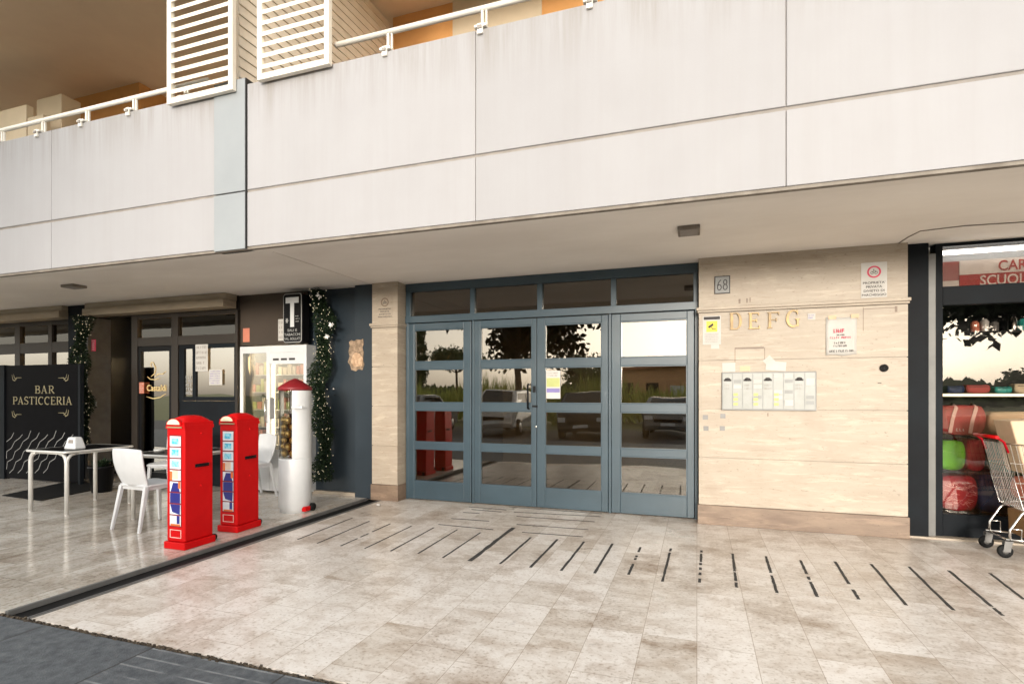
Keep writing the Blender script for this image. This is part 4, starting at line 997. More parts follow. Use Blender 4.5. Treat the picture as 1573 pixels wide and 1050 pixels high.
g2 = garland(fx(493, 6.18), 6.18, fz(493, 738, 6.18), 2.84, .14, 'green garland with fairy lights and silver bows beside the vending machine', 5)
rnd = random.Random(2)
for (px, py) in ((508, 497), (503, 517), (490, 454)):
    x, z = fx(px, 6.05), fz(px, py, 6.05); bw = MB()
    for i in range(9):
        a = rnd.uniform(0, 6.28); L = rnd.uniform(.03, .06); b = Vector((math.cos(a), -.3, math.sin(a))) * L; n_ = Vector((-math.sin(a), .2, math.cos(a))) * .012; p = Vector((x, 6.06, z))
        bw.add([p, p + b * .6 + n_, p + b, p + b * .6 - n_], [(0, 1, 2, 3)])
    bw.build('silver_bow', 'alu', g2)

# vending machine: two glass fronted units
xv0, xv1, xv2 = fx(368, 6.15), fx(411, 6.15), fx(470, 6.15); zv = 2.085
t = thing('vending_machine', 'white glass fronted double vending machine below the tobacconist sign', 'vending machine', ((xv0 + xv2) / 2, 6.2, 0))
c = MB(); c.box(xv0, xv0 + .05, 6.15, 6.8, .03, zv); c.box(xv2 - .05, xv2, 6.15, 6.8, .03, zv); c.box(xv1 - .03, xv1 + .03, 6.15, 6.8, .03, zv)
for a, b in ((xv0 + .05, xv1 - .03), (xv1 + .03, xv2 - .05)): c.box(a, b, 6.152, 6.8, zv - .1, zv - .001); c.box(a, b, 6.152, 6.8, .031, .62); c.box(a, b, 6.74, 6.79, .62, zv - .1)
c.build('cabinet', 'white', t, .004)
q = MB().box(xv1 + .03, xv2 - .05, 6.153, 6.3, zv - .26, zv - .1).build('header_panel', 'white', t)
k = MB()
for i in range(3): x = xv1 + .09 + i * .14; k.box(x, x + .10, 6.148, 6.1525, zv - .21, zv - .18)
k.build('display_slots', 'ink', t)
for a, b in ((xv0 + .05, xv1 - .03), (xv1 + .03, xv2 - .05)):
    MB().box(a, b, 6.165, 6.172, .62, zv - .1).build('glass_pane', 'glass_case', t)
    MB().tube([(a + .03, 6.2, .66), (a + .03, 6.2, zv - .14)], .014, 8).build('lamp', 'fridge_light', t)
pr = MB(); pk = MB(); pg = MB(); shv = MB(); rnd = random.Random(8)
for a, b in ((xv0 + .08, xv1 - .05), (xv1 + .06, xv2 - .08)):
    for s_ in range(5):
        z = .68 + s_ * .25; shv.box(a, b, 6.24, 6.72, z - .012, z)
        x = a + .02
        while x < b - .06:
            wd = rnd.uniform(.05, .09); hh = rnd.uniform(.1, .2); (rnd.choice((pr, pk, pg))).box(x, x + wd, 6.26, 6.40, z + .001, z + hh); x += wd + .012
shv.build('shelf', 'alu', t); pr.build('packets', 'coral', t, .006); pk.build('packets', 'cream', t, .006); pg.build('packets', 'leaf_reed', t, .006)
MB().box(xv1 + .05, xv1 + .12, 6.135, 6.15, 1.05, 1.35).build('coin_panel', 'grey_alu', t, .004)
hl = MB().tube([(xv1 - .015, 6.15, 1.0), (xv1 - .015, 6.11, 1.02), (xv1 - .015, 6.11, 1.3), (xv1 - .015, 6.15, 1.32)], .01, 6); hl.build('handle', 'chrome', t)

# capsule dispenser: white drum with red cap
bx, by = gnd(444, 788); by += .12; bx -= .02
t = thing('capsule_dispenser', 'white drum shaped capsule dispenser with a red conical cap beside the garland', 'dispenser', (bx, by, .008))
rd_ = .185
lo = MB(); lo.lathe([(0, 0), (rd_ * .93, 0), (rd_ * .93, .05), (rd_, .06), (rd_, .62), (rd_ * .98, .635), (0, .635)], (bx, by, .008), 40); lo.build('drum', 'white', t)
A0, A1 = R(-60), R(150)
sh_ = MB(); sh_.lathe([(rd_ * .985, .636), (rd_ * .985, 1.44)], (bx, by, .008), 30, A0, A1); sh_.lathe([(rd_ * .93, .636), (rd_ * .93, 1.44)], (bx, by, .008), 30, A0, A1)
sh_.build('shell', 'white', t)
gw = MB(); gw.lathe([(rd_ * .96, .637), (rd_ * .96, 1.44)], (bx, by, .008), 20, A1, A0 + 2 * math.pi); gw.build('window', 'glass_case', t)
MB().lathe([(0, 1.435), (rd_ * 1.0, 1.435), (rd_ * 1.06, 1.45), (rd_ * 1.02, 1.475), (rd_ * .45, 1.545), (rd_ * .12, 1.575), (0, 1.58)], (bx, by, .008), 40).build('cap', 'dark_red', t)
bl = MB(); rnd = random.Random(4)
def ball(mb, c, r, n=12):
    mb.lathe([(r * math.sin(math.pi * i / 8) if 0 < i < 8 else 0.0005, -r * math.cos(math.pi * i / 8)) for i in range(9)], c, n)
for k in range(6):
    for a in range(0, 360, 60):
        rr = rd_ * .66; ball(bl, (bx + rr * math.cos(R(a + k * 30)), by + rr * math.sin(R(a + k * 30)), .70 + k * .078), .044)
bl.build('capsules', 'gold', t)
MB().lathe([(0, .637), (rd_ * .35, .637), (rd_ * .35, 1.16), (0, 1.16)], (bx, by, .008), 16).build('core', 'black', t)
kn = MB(); kn.tube([(bx + rd_ * .7, by - rd_ * .68, 1.25), (bx + rd_ * 1.0, by - rd_ * .95, 1.25)], .014, 8); kn.box(bx + rd_ * .55, bx + rd_ * 1.35, by - rd_ * .98, by - rd_ * .80, 1.235, 1.26); kn.build('crank', 'white', t, .004)
ft = MB(); ft.box(bx + rd_ * .8, bx + rd_ * 1.12, by - .07, by + .02, .02, .075); ft.build('brake_pedal', 'red_paint', t, .006)
ft = MB().lathe([(0, -.03), (.045, -.03), (.045, .03), (0, .03)], n=16); ft.v = [(bx + rd_ * 1.03, by + .08 + c, .053 + b) for a, b, c in [(p[0], p[1], p[2]) for p in ft.v]] if False else [(bx + rd_ * .98 + c, by + .07 + a, .055 + b) for a, b, c in ft.v]; ft.build('wheel', 'black_rubber', t)

# sticker dispensers shaped as red telephone boxes
def phone_box(label, loc):
    W_, D_, H_ = .108, .150, 1.11
    t = thing('telephone_box_dispenser', label, 'dispenser', loc, 0, 'red telephone box dispensers', local=True)
    b = MB(); b.box(-W_ - .018, W_ + .018, -D_ - .018, D_ + .014, .0, .065); b.build('base', 'red_paint', t, .008)
    b = MB(); b.box(-W_, W_, -D_, D_, .066, H_); b.build('body', 'red_paint', t, .012, seg=3)
    # cornice and vaulted roof
    b = MB(); b.box(-W_ - .005, W_ + .005, -D_ - .006, D_ + .004, H_ - .03, H_ + .001); 
    n = 12; rows = []
    for k in range(n + 1):
        yy = -D_ - .004 + (2 * D_ + .004) * k / n; hy = 1 - abs(2 * k / n - 1) ** 4
        rows.append([(-W_ + 2 * W_ * i / n, yy, H_ - .002 + .03 + .06 * hy * (1 - abs(2 * i / n - 1) ** 2.3)) for i in range(n + 1)])
    b.grid(rows)
    rim = [rows[0][i] for i in range(n + 1)]
    for e in (rows[0], rows[-1]): b.grid([[(p[0], p[1], H_) for p in e], e], False)
    b.grid([[(r_[0][0], r_[0][1], H_) for r_ in rows], [r_[0] for r_ in rows]], False); b.grid([[(r_[-1][0], r_[-1][1], H_) for r_ in rows], [r_[-1] for r_ in rows]], False)
    b.build('roof', 'red_paint', t)
    pedi = [(-W_ * .8, H_ + .008)] + [(W_ * .8 * math.cos(R(a)) * 1.0, H_ + .008 + .055 * math.sin(R(a))) for a in range(180, -1, -15)][1:-1] + [(W_ * .8, H_ + .008)]
    b = MB().prism_xz(pedi, -D_ - .022, -D_ - .002); b.build('pediment', 'red_paint', t, .002)
    b = MB().prism_xz([(x * .86, H_ + .010 + (z - H_ - .008) * .86) for x, z in pedi], -D_ - .026, -D_ - .0222); b.build('pediment_sign', 'cream_sign', t)
    b = MB().box(-W_ * .82, W_ * .82, -D_ - .016, -D_ - .012, H_ - .022, H_ - .010); b.build('gold_line', 'gold_paint', t)
    # glazed front
    yq = -D_ - .002; p = MB().box(-W_ * .66, W_ * .66, yq, yq + .003, .20, H_ - .085).build('front_panel', 'dark_red', t)
    z0, z1 = .205, H_ - .09; nr = 8; dz = (z1 - z0) / nr
    def kid(mb, nm, m): q = mb.build(nm, m, p); q.location = (0, 0, 0)
    pw = MB(); pb = MB(); pn = MB(); po_ = MB(); ps = MB(); p2 = MB(); p3 = MB(); x0, x1 = -W_ * .60, W_ * .60
    for k in range(nr):
        a, c = z1 - (k + 1) * dz + .006, z1 - k * dz - .006
        pw.box(x0, x1, yq - .003, yq - .0005, a, c)
        if k < 3: pb.box(x0 + .022, x1 - .022, yq - .0045, yq - .0031, a + .018, c - .018)
        elif k == 3: po_.box(x0 + .002, x0 + .03, yq - .0045, yq - .0031, a, c - .01); ps.box(x0 + .035, x1 - .03, yq - .0046, yq - .0031, a + .01, c)
        elif k == 4: pn.prism_xz([(x0 + .01, a), (x1 - .01, a), (x1 - .03, c - .01), (x0 + .04, c - .01)], yq - .0045, yq - .0031); p2.box(x1 - .028, x1 - .001, yq - .0047, yq - .0046, a + .03, c)
        elif k == 5: pn.box(x0 + .005, x1 - .005, yq - .0045, yq - .0031, a, c)
        elif k == 6: pn.prism_xz([(x0 + .03, a + .02), (x1 - .01, a), (x1 - .005, c), (x0 + .005, c)], yq - .0045, yq - .0031)
        else: pn.box(x1 - .045, x1 - .012, yq - .0045, yq - .0031, a + .02, c); p3.box(x0 + .01, x1 - .005, yq - .0045, yq - .0031, a, a + .016)
    kid(pw, 'panes', 'pane_white'); kid(pb, 'blue_labels', 'pane_blue'); kid(pn, 'navy_patch', 'navy'); [kid(q_, 'orange_patch', 'orange') for q_ in (po_, p2, p3)]; kid(ps, 'pale_patch', 'skin_tone')
    fr = MB(); zz0, zz1 = .10, .175
    for a, b_, c, d in ((-W_ * .62, W_ * .62, zz1 - .006, zz1), (-W_ * .62, W_ * .62, zz0, zz0 + .006), (-W_ * .62, -W_ * .62 + .006, zz0 + .006, zz1 - .006), (W_ * .62 - .006, W_ * .62, zz0 + .006, zz1 - .006)): fr.box(a, b_, yq - .001, yq + .003, c, d)
    fr.build('lower_frame', 'strap', t)
    # right side: latch, rivets; rear castors
    s = MB(); s.tube([(W_ + .012, -.03, .735), (W_ + .02, .0, .74), (W_ + .02, .07, .748), (W_ + .012, .09, .748)], .010, 8); s.box(W_ - .001, W_ + .008, -.045, .10, .725, .755); s.build('latch', 'black', t, .002)
    s = MB()
    for yy, z in ((.02, 1.03), (.02, .55)):
        ball(s, (W_ + .001, yy, z), .010, 10)
    s.build('rivets', 'red_paint', t)
    s = MB().lathe([(0, -.015), (.032, -.015), (.032, .015), (0, .015)], n=16); s.v = [(W_ - .03 + c, D_ + .03 + a, .034 + b) for a, b, c in s.v]; s.build('castor', 'black_rubber', t); s.v = [(-p[0], p[1], p[2]) for p in s.v]; s.build('castor', 'black_rubber', t)
    return t
pb1 = phone_box('red telephone box dispenser nearest the pavement, beside the white chair', (-4.435, 3.775, .008))
pb2 = dup(pb1, (-4.49, 4.40, .008), R(2), 'red telephone box dispenser behind the other one, nearer the white drum')

# ---- café furniture
def make_table(label, loc, wx, wy):
    t = thing('cafe_table', label, 'table', loc, 0, 'café tables on the terrace', local=True)
    X, Y, H = wx / 2, wy / 2, .735
    b = MB(); b.box(-X + .012, X - .012, -Y + .012, Y - .012, H - .018, H); b.build('table_top', 'black_gloss', t, .002)
    b = MB(); rr = .05; P = []
    for (ax, ay, s0) in ((X - rr, Y - rr, 0), (-X + rr, Y - rr, 90), (-X + rr, -Y + rr, 180), (X - rr, -Y + rr, 270)):
        for i in range(5): a = R(s0 + 90 * i / 4); P.append((ax + rr * math.cos(a), ay + rr * math.sin(a), H - .012))
    b.tube(P, .013, 8, closed=True); b.build('edge_rim', 'alu', t)
    for sx in (-1, 1):
        for sy in (-1, 1):
            l = MB(); x, y = sx * (X - .035), sy * (Y - .035)
            l.tube([(x, y, .012), (x, y, H - .14), (x - sx * .01, y, H - .09), (x - sx * .045, y, H - .045), (x - sx * .11, y, H - .03)], .022, 10)
            l.tube([(x, y, H - .16), (x, y - sy * .01, H - .09), (x, y - sy * .045, H - .047), (x, y - sy * .11, H - .032)], .0175, 10)
            l.tube([(x, y, .0), (x, y, .02)], .021, 10)
            l.build('leg', 'alu', t)
    a = MB(); a.tube([(-X + .14, -Y + .035, H - .031), (X - .14, -Y + .035, H - .031)], .013, 8); a.tube([(-X + .14, Y - .035, H - .031), (X - .14, Y - .035, H - .031)], .013, 8)
    a.tube([(-X + .035, -Y + .14, H - .033), (-X + .035, Y - .14, H - .033)], .013, 8); a.tube([(X - .035, -Y + .14, H - .033), (X - .035, Y - .14, H - .033)], .013, 8); a.build('apron_rail', 'alu', t)
    return t
tb = make_table('dark topped aluminium table carrying the white napkin holder', (-7.18, 4.60, .008), .70, .80)
tb2 = dup(tb, (-5.62, 4.70, .008), 0, 'dark topped aluminium table partly hidden behind the red telephone boxes')

def make_chair(label, loc, rz):
    """moulded chair; faces +Y, backrest at -Y"""
    t = thing('plastic_chair', label, 'chair', loc, rz, 'white plastic chairs on the terrace', local=True)
    n = 10; rows = []
    for k in range(n + 1):
        v = k / n; z = .455 + .375 * v; y = -.215 - .085 * v - .02 * math.sin(v * 3.1); hw = .20 + .035 * math.sin(v * 2.2)
        rows.append([(hw * u, y - .035 * (u * u) * (-1), z + (.012 * (1 - u * u) if k == n else 0)) for u in [-1 + 2 * i / 12 for i in range(13)]])
    b = MB().grid(rows); b.build('backrest', 'plastic', t, solid=.014, sub=1)
    rows = []
    for k in range(9):
        v = k / 8; y = -.22 + .44 * v; hw = .21 + .015 * v
        rows.append([(hw * u, y, .455 - .018 * (1 - u * u) * math.sin(math.pi * min(1, v * 1.1)) - (.015 if k == 8 else 0)) for u in [-1 + 2 * i / 10 for i in range(11)]])
    b = MB().grid(rows); b.build('seat', 'plastic', t, solid=.022, sub=1)
    a = MB(); a.box(-.19, .19, .185, .20, .41, .448); a.box(-.19, .19, -.205, -.19, .41, .448); a.box(-.20, -.185, -.19, .185, .41, .448); a.box(.185, .20, -.19, .185, .41, .448); a.build('seat_frame', 'plastic', t, .003)
    for sx in (-1, 1):
        for sy in (-1, 1):
            x, y = sx * .19, (.185 if sy > 0 else -.20); x2, y2 = sx * .215, (.215 if sy > 0 else -.285); d = .021; e = .014
            l = MB().hexa([(x2 - e, y2 - e, 0), (x2 + e, y2 - e, 0), (x2 + e, y2 + e, 0), (x2 - e, y2 + e, 0)], [(x - d, y - d, .45), (x + d, y - d, .45), (x + d, y + d, .45), (x - d, y + d, .45)])
            l.build('leg', 'plastic', t, .006)
    return t
ch = make_chair('white plastic chair with its back to the street, left of the red telephone box', (-5.47, 4.21, .008), R(-4))
dup(ch, (-5.72, 5.75, .008), R(160), 'white plastic chair in front of the vending machine, behind the farther red telephone box')
dup(ch, (-6.78, 5.50, .008), R(200), 'white plastic chair mostly hidden behind the nearer red telephone box')

# napkin holder
nx, ny = -7.05, 4.44; zt_ = .743
t = thing('napkin_holder', 'white napkin holder standing on the left café table', 'napkin holder', (nx, ny, zt_))
b = MB(); b.hexa([(nx - .10, ny - .07, zt_), (nx + .10, ny - .07, zt_), (nx + .10, ny + .07, zt_), (nx - .10, ny + .07, zt_)], [(nx - .062, ny - .045, zt_ + .145), (nx + .062, ny - .045, zt_ + .145), (nx + .062, ny + .045, zt_ + .145), (nx - .062, ny + .045, zt_ + .145)]); b.build('case', 'white', t, .02, seg=3)
b = MB(); b.hexa([(nx - .025, ny - .0615, zt_ + .075), (nx + .055, ny - .0615, zt_ + .075), (nx + .055, ny - .04, zt_ + .075), (nx - .025, ny - .04, zt_ + .075)], [(nx - .022, ny - .0545, zt_ + .115), (nx + .048, ny - .0545, zt_ + .115), (nx + .048, ny - .03, zt_ + .115), (nx - .022, ny - .03, zt_ + .115)]); b.build('badge', 'groove', t)
# ashtray on the second table
t = thing('ashtray', 'small steel ashtray on the café table behind the white chair', 'ashtray', (-5.82, 4.55, .743)); MB().lathe([(0, 0), (.05, 0), (.055, .03), (.048, .03), (.044, .008), (0, .008)], (-5.82, 4.55, .743), 20).build('bowl', 'alu', t)
# dark pot and doormat
px_, py_ = -8.05, 5.42
t = thing('plant_pot', 'dark round pot under the left café table by the windbreak panel', 'pot', (px_, py_, .008)); MB().lathe([(0, 0), (.12, 0), (.155, .34), (.165, .34), (.165, .37), (.145, .37), (.14, .33), (0, .33)], (px_, py_, .008), 24).build('pot', 'black', t)
MB().lathe([(0, .331), (.138, .331)], (px_, py_, .008), 20).build('soil', 'dirt', t)
tw = MB(); rnd = random.Random(3)
for i in range(120):
    a = rnd.uniform(0, 6.28); p = Vector((px_ + rnd.gauss(0, .04), py_ + rnd.gauss(0, .04), .34)); d = Vector((math.cos(a) * .5, math.sin(a) * .5, rnd.uniform(.4, 1))).normalized(); L = rnd.uniform(.08, .2); s_ = d.cross(Vector((0, 0, 1))).normalized() * .012
    tw.add([p, p + d * L * .6 + s_, p + d * L, p + d * L * .6 - s_], [(0, 1, 2, 3)])
tw.build('leaves', 'leaf_dark', t)
tag(MB().prism_xy([gnd(*p, .018) for p in ((2, 760), (62, 768), (176, 745), (112, 737))], .0085, .018).build('doormat', 'black_rubber', None, .003), 'dark rubber doormat on the terrace floor beneath the windbreak panel', 'doormat')

# unseen strip lamps added inside the bar to brighten its windows
for i, (x0, x1, zz) in enumerate(((-9.4, -7.0, 2.5), (-14.5, -10.6, 2.45))):
    t = thing('added_strip_lamp', ('warm strip lamp added inside the bar to brighten the right window', 'warm strip lamp added inside the bar to brighten the windows behind the windbreak panel')[i], 'lamp', ((x0 + x1) / 2, 8.2, zz))
    MB().box(x0, x1, 8.15, 8.25, zz + .055, zz + .10).build('housing', 'white', t); MB().tube([(x0, 8.2, zz), (x1, 8.2, zz)], .05, 10).build('tube', 'bar_fill', t)

# ================================================================== shop window things
# hanging sign
r = rect(1483, 392, 1700, 437, YR + .1); zt1 = Sz(1483, 396); zm = Sz(1500, 417); zb = Sz(1500, 438)
t = thing('shop_sign', 'red and white shop sign reading CARTA SCUOLA inside the right shop window', 'sign', (3.0, YR + .1, zb))
ys = YR + .13
MB().box(Sx(1483), 4.3, ys, ys + .03, zm, zt1).build('white_band', 'sign_white', t)
MB().box(Sx(1483), 4.3, ys + .001, ys + .031, zb, zm - .001).build('red_band', 'sign_red', t)
MB().box(Sx(1449), Sx(1483) - .002, ys + .01, ys + .03, Sz(1465, 427), zt1).build('dark_red_panel', 'dark_red', t)
MB().box(Sx(1449), Sx(1483) - .002, ys + .008, ys + .03, zb, Sz(1465, 427) - .001).build('white_strip', 'sign_white', t)
hL = (zt1 - zm) * .72
wC = (fx(1573, ys) - fx(1533, ys)) * 5 / 2.75; text_mesh('CARTA', wC, hL, ys - .003, fx(1533, ys) + wC / 2, (zm + zt1) / 2, bold=.012).build('lettering', 'sign_red', t)
wS = (fx(1573, ys) - fx(1505, ys)) * 6 / 4.75; text_mesh('SCUOLA', wS, hL, ys - .003, fx(1505, ys) + wS / 2, (zm + zb) / 2, bold=.012).build('lettering', 'sign_white', t)

def softbox(x0, x1, y0, y1, z0, z1, sag=.02, seed=0):
    """a slightly slumped bag: subdivided box with bulging faces"""
    rnd = random.Random(seed); n = 5; mb = MB(); w_, d_, h_ = x1 - x0, y1 - y0, z1 - z0
    bm = bmesh.new(); bmesh.ops.create_cube(bm, size=1); bmesh.ops.subdivide_edges(bm, edges=bm.edges, cuts=n, use_grid_fill=True)
    for v in bm.verts:
        a, b, c = v.co * 2
        k = 1 - .10 * (abs(a * c) ** 3) - .06 * abs(a * b * c)
        v.co = Vector(((x0 + x1) / 2 + a * w_ / 2 * k, (y0 + y1) / 2 + b * d_ / 2 * (.82 + .18 * (1 - (a * a + c * c) / 2)) , (z0 + z1) / 2 + c * h_ / 2 * k - (sag * (1 - a * a) * (c > 0) * .5) + rnd.gauss(0, h_ * .006)))
    mb.add([tuple(v.co) for v in bm.verts], [tuple(v.index for v in f.verts) for f in bm.faces], True) if not bm.verts.ensure_lookup_table() and not bm.verts.index_update() else None
    bm.free(); return mb
yb0, yb1 = YR + .07, YR + .36
def shelfbag(px0, px1, shelf, pytop, m, label, seed, cat='bag', nm='bag', extra=None):
    x0, x1 = Sx(px0), Sx(px1); z0 = shelf_z[shelf] + .002; z1 = Sz((px0 + px1) / 2, pytop)
    t = thing(nm, label, cat, ((x0 + x1) / 2, yb0, z0), group='bags on the shelves of the shop window')
    softbox(x0, x1, yb0, yb1, z0, z1, seed=seed).build('body', m, t)
    if extra: extra(t, x0, x1, z0, z1)
    return t
def duffel(t, x0, x1, z0, z1):
    s_ = MB()
    for u in (.27, .70):
        xc_ = x0 + (x1 - x0) * u; s_.ribbon([(xc_ - .02, z0 + .02), (xc_, (z0 + z1) / 2), (xc_ + .03, z1 - .03)], .03, yb0 - .006, .006)
        s_.tube([(xc_ + .03, yb0, z1 - .03), (xc_ + .05, (yb0 + yb1) / 2, z1 + .0)], .014, 6)
    s_.build('straps', 'strap', t)
    fake_lines(1, x0 + (x1 - x0) * .34, x0 + (x1 - x0) * .62, z0 + .03, z0 + .075, yb0 - .005, 3, .6).build('lettering', 'paper', t)
def scrawl(t, x0, x1, z0, z1):
    s_ = MB(); rnd = random.Random(5)
    for i in range(40):
        x, z = rnd.uniform(x0 + .03, x1 - .06), rnd.uniform(z0 + .05, z1 - .08); a = rnd.uniform(-.6, .8)
        s_.ribbon([(x, z), (x + .03 * math.cos(a), z + .03 * math.sin(a)), (x + .05, z + rnd.uniform(-.02, .02))], .005, yb0 - .004 - i * 2e-5, .004)
    s_.build('white_print', 'pink_line', t)
shelfbag(1448, 1521, 2, 621, 'red_bag', 'striped red duffel bag with pale straps on the upper display shelf', 1, extra=duffel)
shelfbag(1448, 1489, 1, 676, 'green_bag', 'bright green bag on the middle display shelf', 2)
shelfbag(1492, 1520, 1, 674, 'crimson', 'small crimson bag beside the bright green bag', 3)
shelfbag(1448, 1508, 0, 731, 'crimson', 'crimson tote bag with pink scrawled print on the lowest shelf', 4, extra=scrawl)
shelfbag(1510, 1548, 0, 728, 'blue_bag', 'navy blue bag beside the crimson tote bag', 5)
shelfbag(1526, 1620, 2, 631, 'beige_bag', 'beige bag beside the striped red duffel bag', 6)
shelfbag(1526, 1600, 1, 676, 'teal', 'dark teal bag behind the shopping cart', 7)
# drinking bottles on the top shelf
zz = Sz(1500, 506) + .001
spec = ((1497, 'coral', .13, 'coral drinking bottle, first in the row on the top display shelf'), (1512, 'alu', .15, 'steel drinking bottle beside the coral one on the top display shelf'), (1527, 'grey_alu', .12, 'short grey drinking bottle in the top display row'), (1540, 'black_gloss', .13, 'black drinking bottle in the top display row'), (1556, 'chrome', .17, 'tall shiny drinking bottle in the top display row'), (1571, 'teal', .14, 'teal drinking bottle at the right edge of the top display row'))
for px, m, hh, lab in spec:
    x = fx(px, YR + .3); t = thing('drinking_bottle', lab, 'bottle', (x, YR + .3, zz), group='drinking bottles on the top display shelf')
    MB().lathe([(0, 0), (.033, 0), (.035, .01), (.035, hh * .72), (.02, hh * .82), (.02, hh * .86), (0, hh * .86)], (x, YR + .3, zz), 18).build('body', m, t)
    MB().lathe([(0, hh * .861), (.022, hh * .861), (.022, hh), (0, hh)], (x, YR + .3, zz), 14).build('cap', 'black', t)
# toys/boxes on the lit shelf
zz = shelf_z[3] + .014
for px0, px1, m, hh, lab in ((1450, 1476, 'blue_bag', .08, 'dark blue box on the lit shelf behind the shop glass'), (1479, 1515, 'red_bag', .09, 'pinkish red pencil case on the lit shelf'), (1522, 1548, 'teal', .07, 'teal pencil case on the lit shelf'), (1552, 1590, 'cream', .10, 'cream box on the lit shelf at the frame edge')):
    x0, x1 = fx(px0, YR + .2), fx(px1, YR + .2); t = thing('pencil_case', lab, 'case', ((x0 + x1) / 2, YR + .15, zz), group='cases on the lit shelf')
    softbox(x0, x1, YR + .12, YR + .26, zz, zz + hh, seed=px0).build('body', m, t); MB().box(x0 + .02, x1 - .02, YR + .112, YR + .12, zz + hh * .7, zz + hh * .75).build('zip', 'ink', t)

# shopping cart, pushed against the window, handle to the left
def shopping_cart():
    wx, wy = gnd(1513, 841)
    t = thing('shopping_cart', 'wire shopping cart loaded with boxes in front of the right shop window', 'shopping cart', (wx + .45, wy - .12, 0))
    y0, y1 = wy - .34, wy + .04          # near and far sides
    xh = wx + .02
    # basket side outline (x,z), trapezoid; handle end at left
    bl, br_, tl, tr = (xh + .10, .42), (xh + .86, .50), (xh - .03, .98), (xh + 1.0, .90)
    fr = MB()
    for y in (y0, y1): fr.tube([(tl[0], y, tl[1]), (tr[0], y, tr[1]), (br_[0], y, br_[1]), (bl[0], y, bl[1])], .008, 8, closed=True)
    for p in (bl, br_, tr): fr.tube([(p[0], y0, p[1]), (p[0], y1, p[1])], .008, 8)
    fr.build('basket_frame', 'chrome', t)
    wi = MB(); n = 26
    lerp = lambda a, b, u: (a[0] + (b[0] - a[0]) * u, a[1] + (b[1] - a[1]) * u)
    for y in (y0, y1):
        for i in range(1, n): a = lerp(tl, tr, i / n); b = lerp(bl, br_, i / n); wi.tube([(a[0], y, a[1]), (b[0], y, b[1])], .0026, 5, cap=False)
        for k in (.3, .6, .8): a = lerp(tl, bl, k); b = lerp(tr, br_, k); wi.tube([(a[0], y - .002, a[1]), (b[0], y - .002, b[1])], .0036, 5, cap=False)
    for (p, q) in ((tl, bl), (tr, br_)):
        for i in range(1, 13): y = y0 + (y1 - y0) * i / 13; wi.tube([(p[0], y, p[1]), (q[0], y, q[1])], .0026, 5, cap=False)
        for k in (.35, .7): a = lerp(p, q, k); wi.tube([(a[0], y0, a[1]), (a[0], y1, a[1])], .003, 5, cap=False)
    for i in range(1, 13): y = y0 + (y1 - y0) * i / 13; wi.tube([(bl[0], y, bl[1]), (br_[0], y, br_[1])], .0026, 5, cap=False)
    wi.build('wire_mesh', 'chrome', t)
    hd = MB(); hd.tube([(tl[0] - .05, y0 - .01, 1.03), (tl[0] - .05, y1 + .01, 1.03)], .015, 10); hd.build('handle', 'red_paint', t)
    ar = MB()
    for y in (y0, y1): ar.tube([(tl[0] - .05, y, 1.03), (tl[0], y, .99), (tl[0] + .03, y, .9)], .010, 8)
    ar.build('handle_bracket', 'sign_red', t)
    ch_ = MB()
    for y in (y0 + .02, y1 - .02):
        ch_.tube([(xh + .34, y, .45), (xh + .32, y, .40), (xh + .22, y, .27), (xh + .20, y, .19), (xh + .30, y, .15), (xh + .92, y, .13)], .011, 8)
        ch_.tube([(xh + .02, y, .145), (xh + .02, y, .24), (xh + .10, y, .38), (xh + .16, y, .44)], .010, 8)
        ch_.tube([(xh - .01, y, .16), (xh + .25, y, .15)], .009, 8); ch_.tube([(xh + .02, y, .25), (xh + .10, y, .25), (xh + .10, y, .16)], .005, 6)
    for x in (xh + .02, xh + .30, xh + .60, xh + .90): ch_.tube([(x, y0 + .02, .15), (x, y1 - .02, .15)], .009, 8)
    ch_.build('chassis', 'chrome', t)
    for (x, y) in ((xh, y0 + .03), (xh, y1 - .03), (xh + .88, y0 + .08), (xh + .88, y1 - .08)):
        f = MB(); f.box(x - .022, x - .016, y - .02, y + .02, .0, .0) if False else None
        f.hexa([(x - .03, y - .022, .055), (x + .02, y - .022, .055), (x + .02, y - .018, .055), (x - .03, y - .018, .055)], [(x - .02, y - .022, .135), (x + .035, y - .022, .135), (x + .035, y - .018, .135), (x - .02, y - .018, .135)])
        f.hexa([(x - .03, y + .018, .055), (x + .02, y + .018, .055), (x + .02, y + .022, .055), (x - .03, y + .022, .055)], [(x - .02, y + .018, .135), (x + .035, y + .018, .135), (x + .035, y + .022, .135), (x - .02, y + .022, .135)])
        f.box(x - .02, x + .04, y - .024, y + .024, .136, .146)
        c = f.build('castor', 'grey_alu', t)
        wl = MB().lathe([(0, -.013), (.04, -.014), (.054, -.012), (.056, 0), (.054, .012), (.04, .014), (0, .013)], n=24); wl.v = [(x - .01 + a, y + c_, .057 + b) for a, b, c_ in wl.v]
        q = wl.build('wheel', 'black_rubber', c); q.location = (0, 0, 0)
        hb = MB().lathe([(0, -.0155), (.022, -.0155), (.022, .0155), (0, .0155)], n=14); hb.v = [(x - .01 + a, y + c_, .057 + b) for a, b, c_ in hb.v]
        q = hb.build('hub', 'grey_alu', c); q.location = (0, 0, 0)
    return xh, y0, y1
xh, cy0, cy1 = shopping_cart()
def cargo(nm, label, cat, x0, x1, z0, z1, m, seed, y0=None, y1=None):
    return tag(softbox(x0, x1, y0 or cy0 + .03, y1 or cy1 - .03, z0, z1, seed=seed).build(nm, m), label, cat)
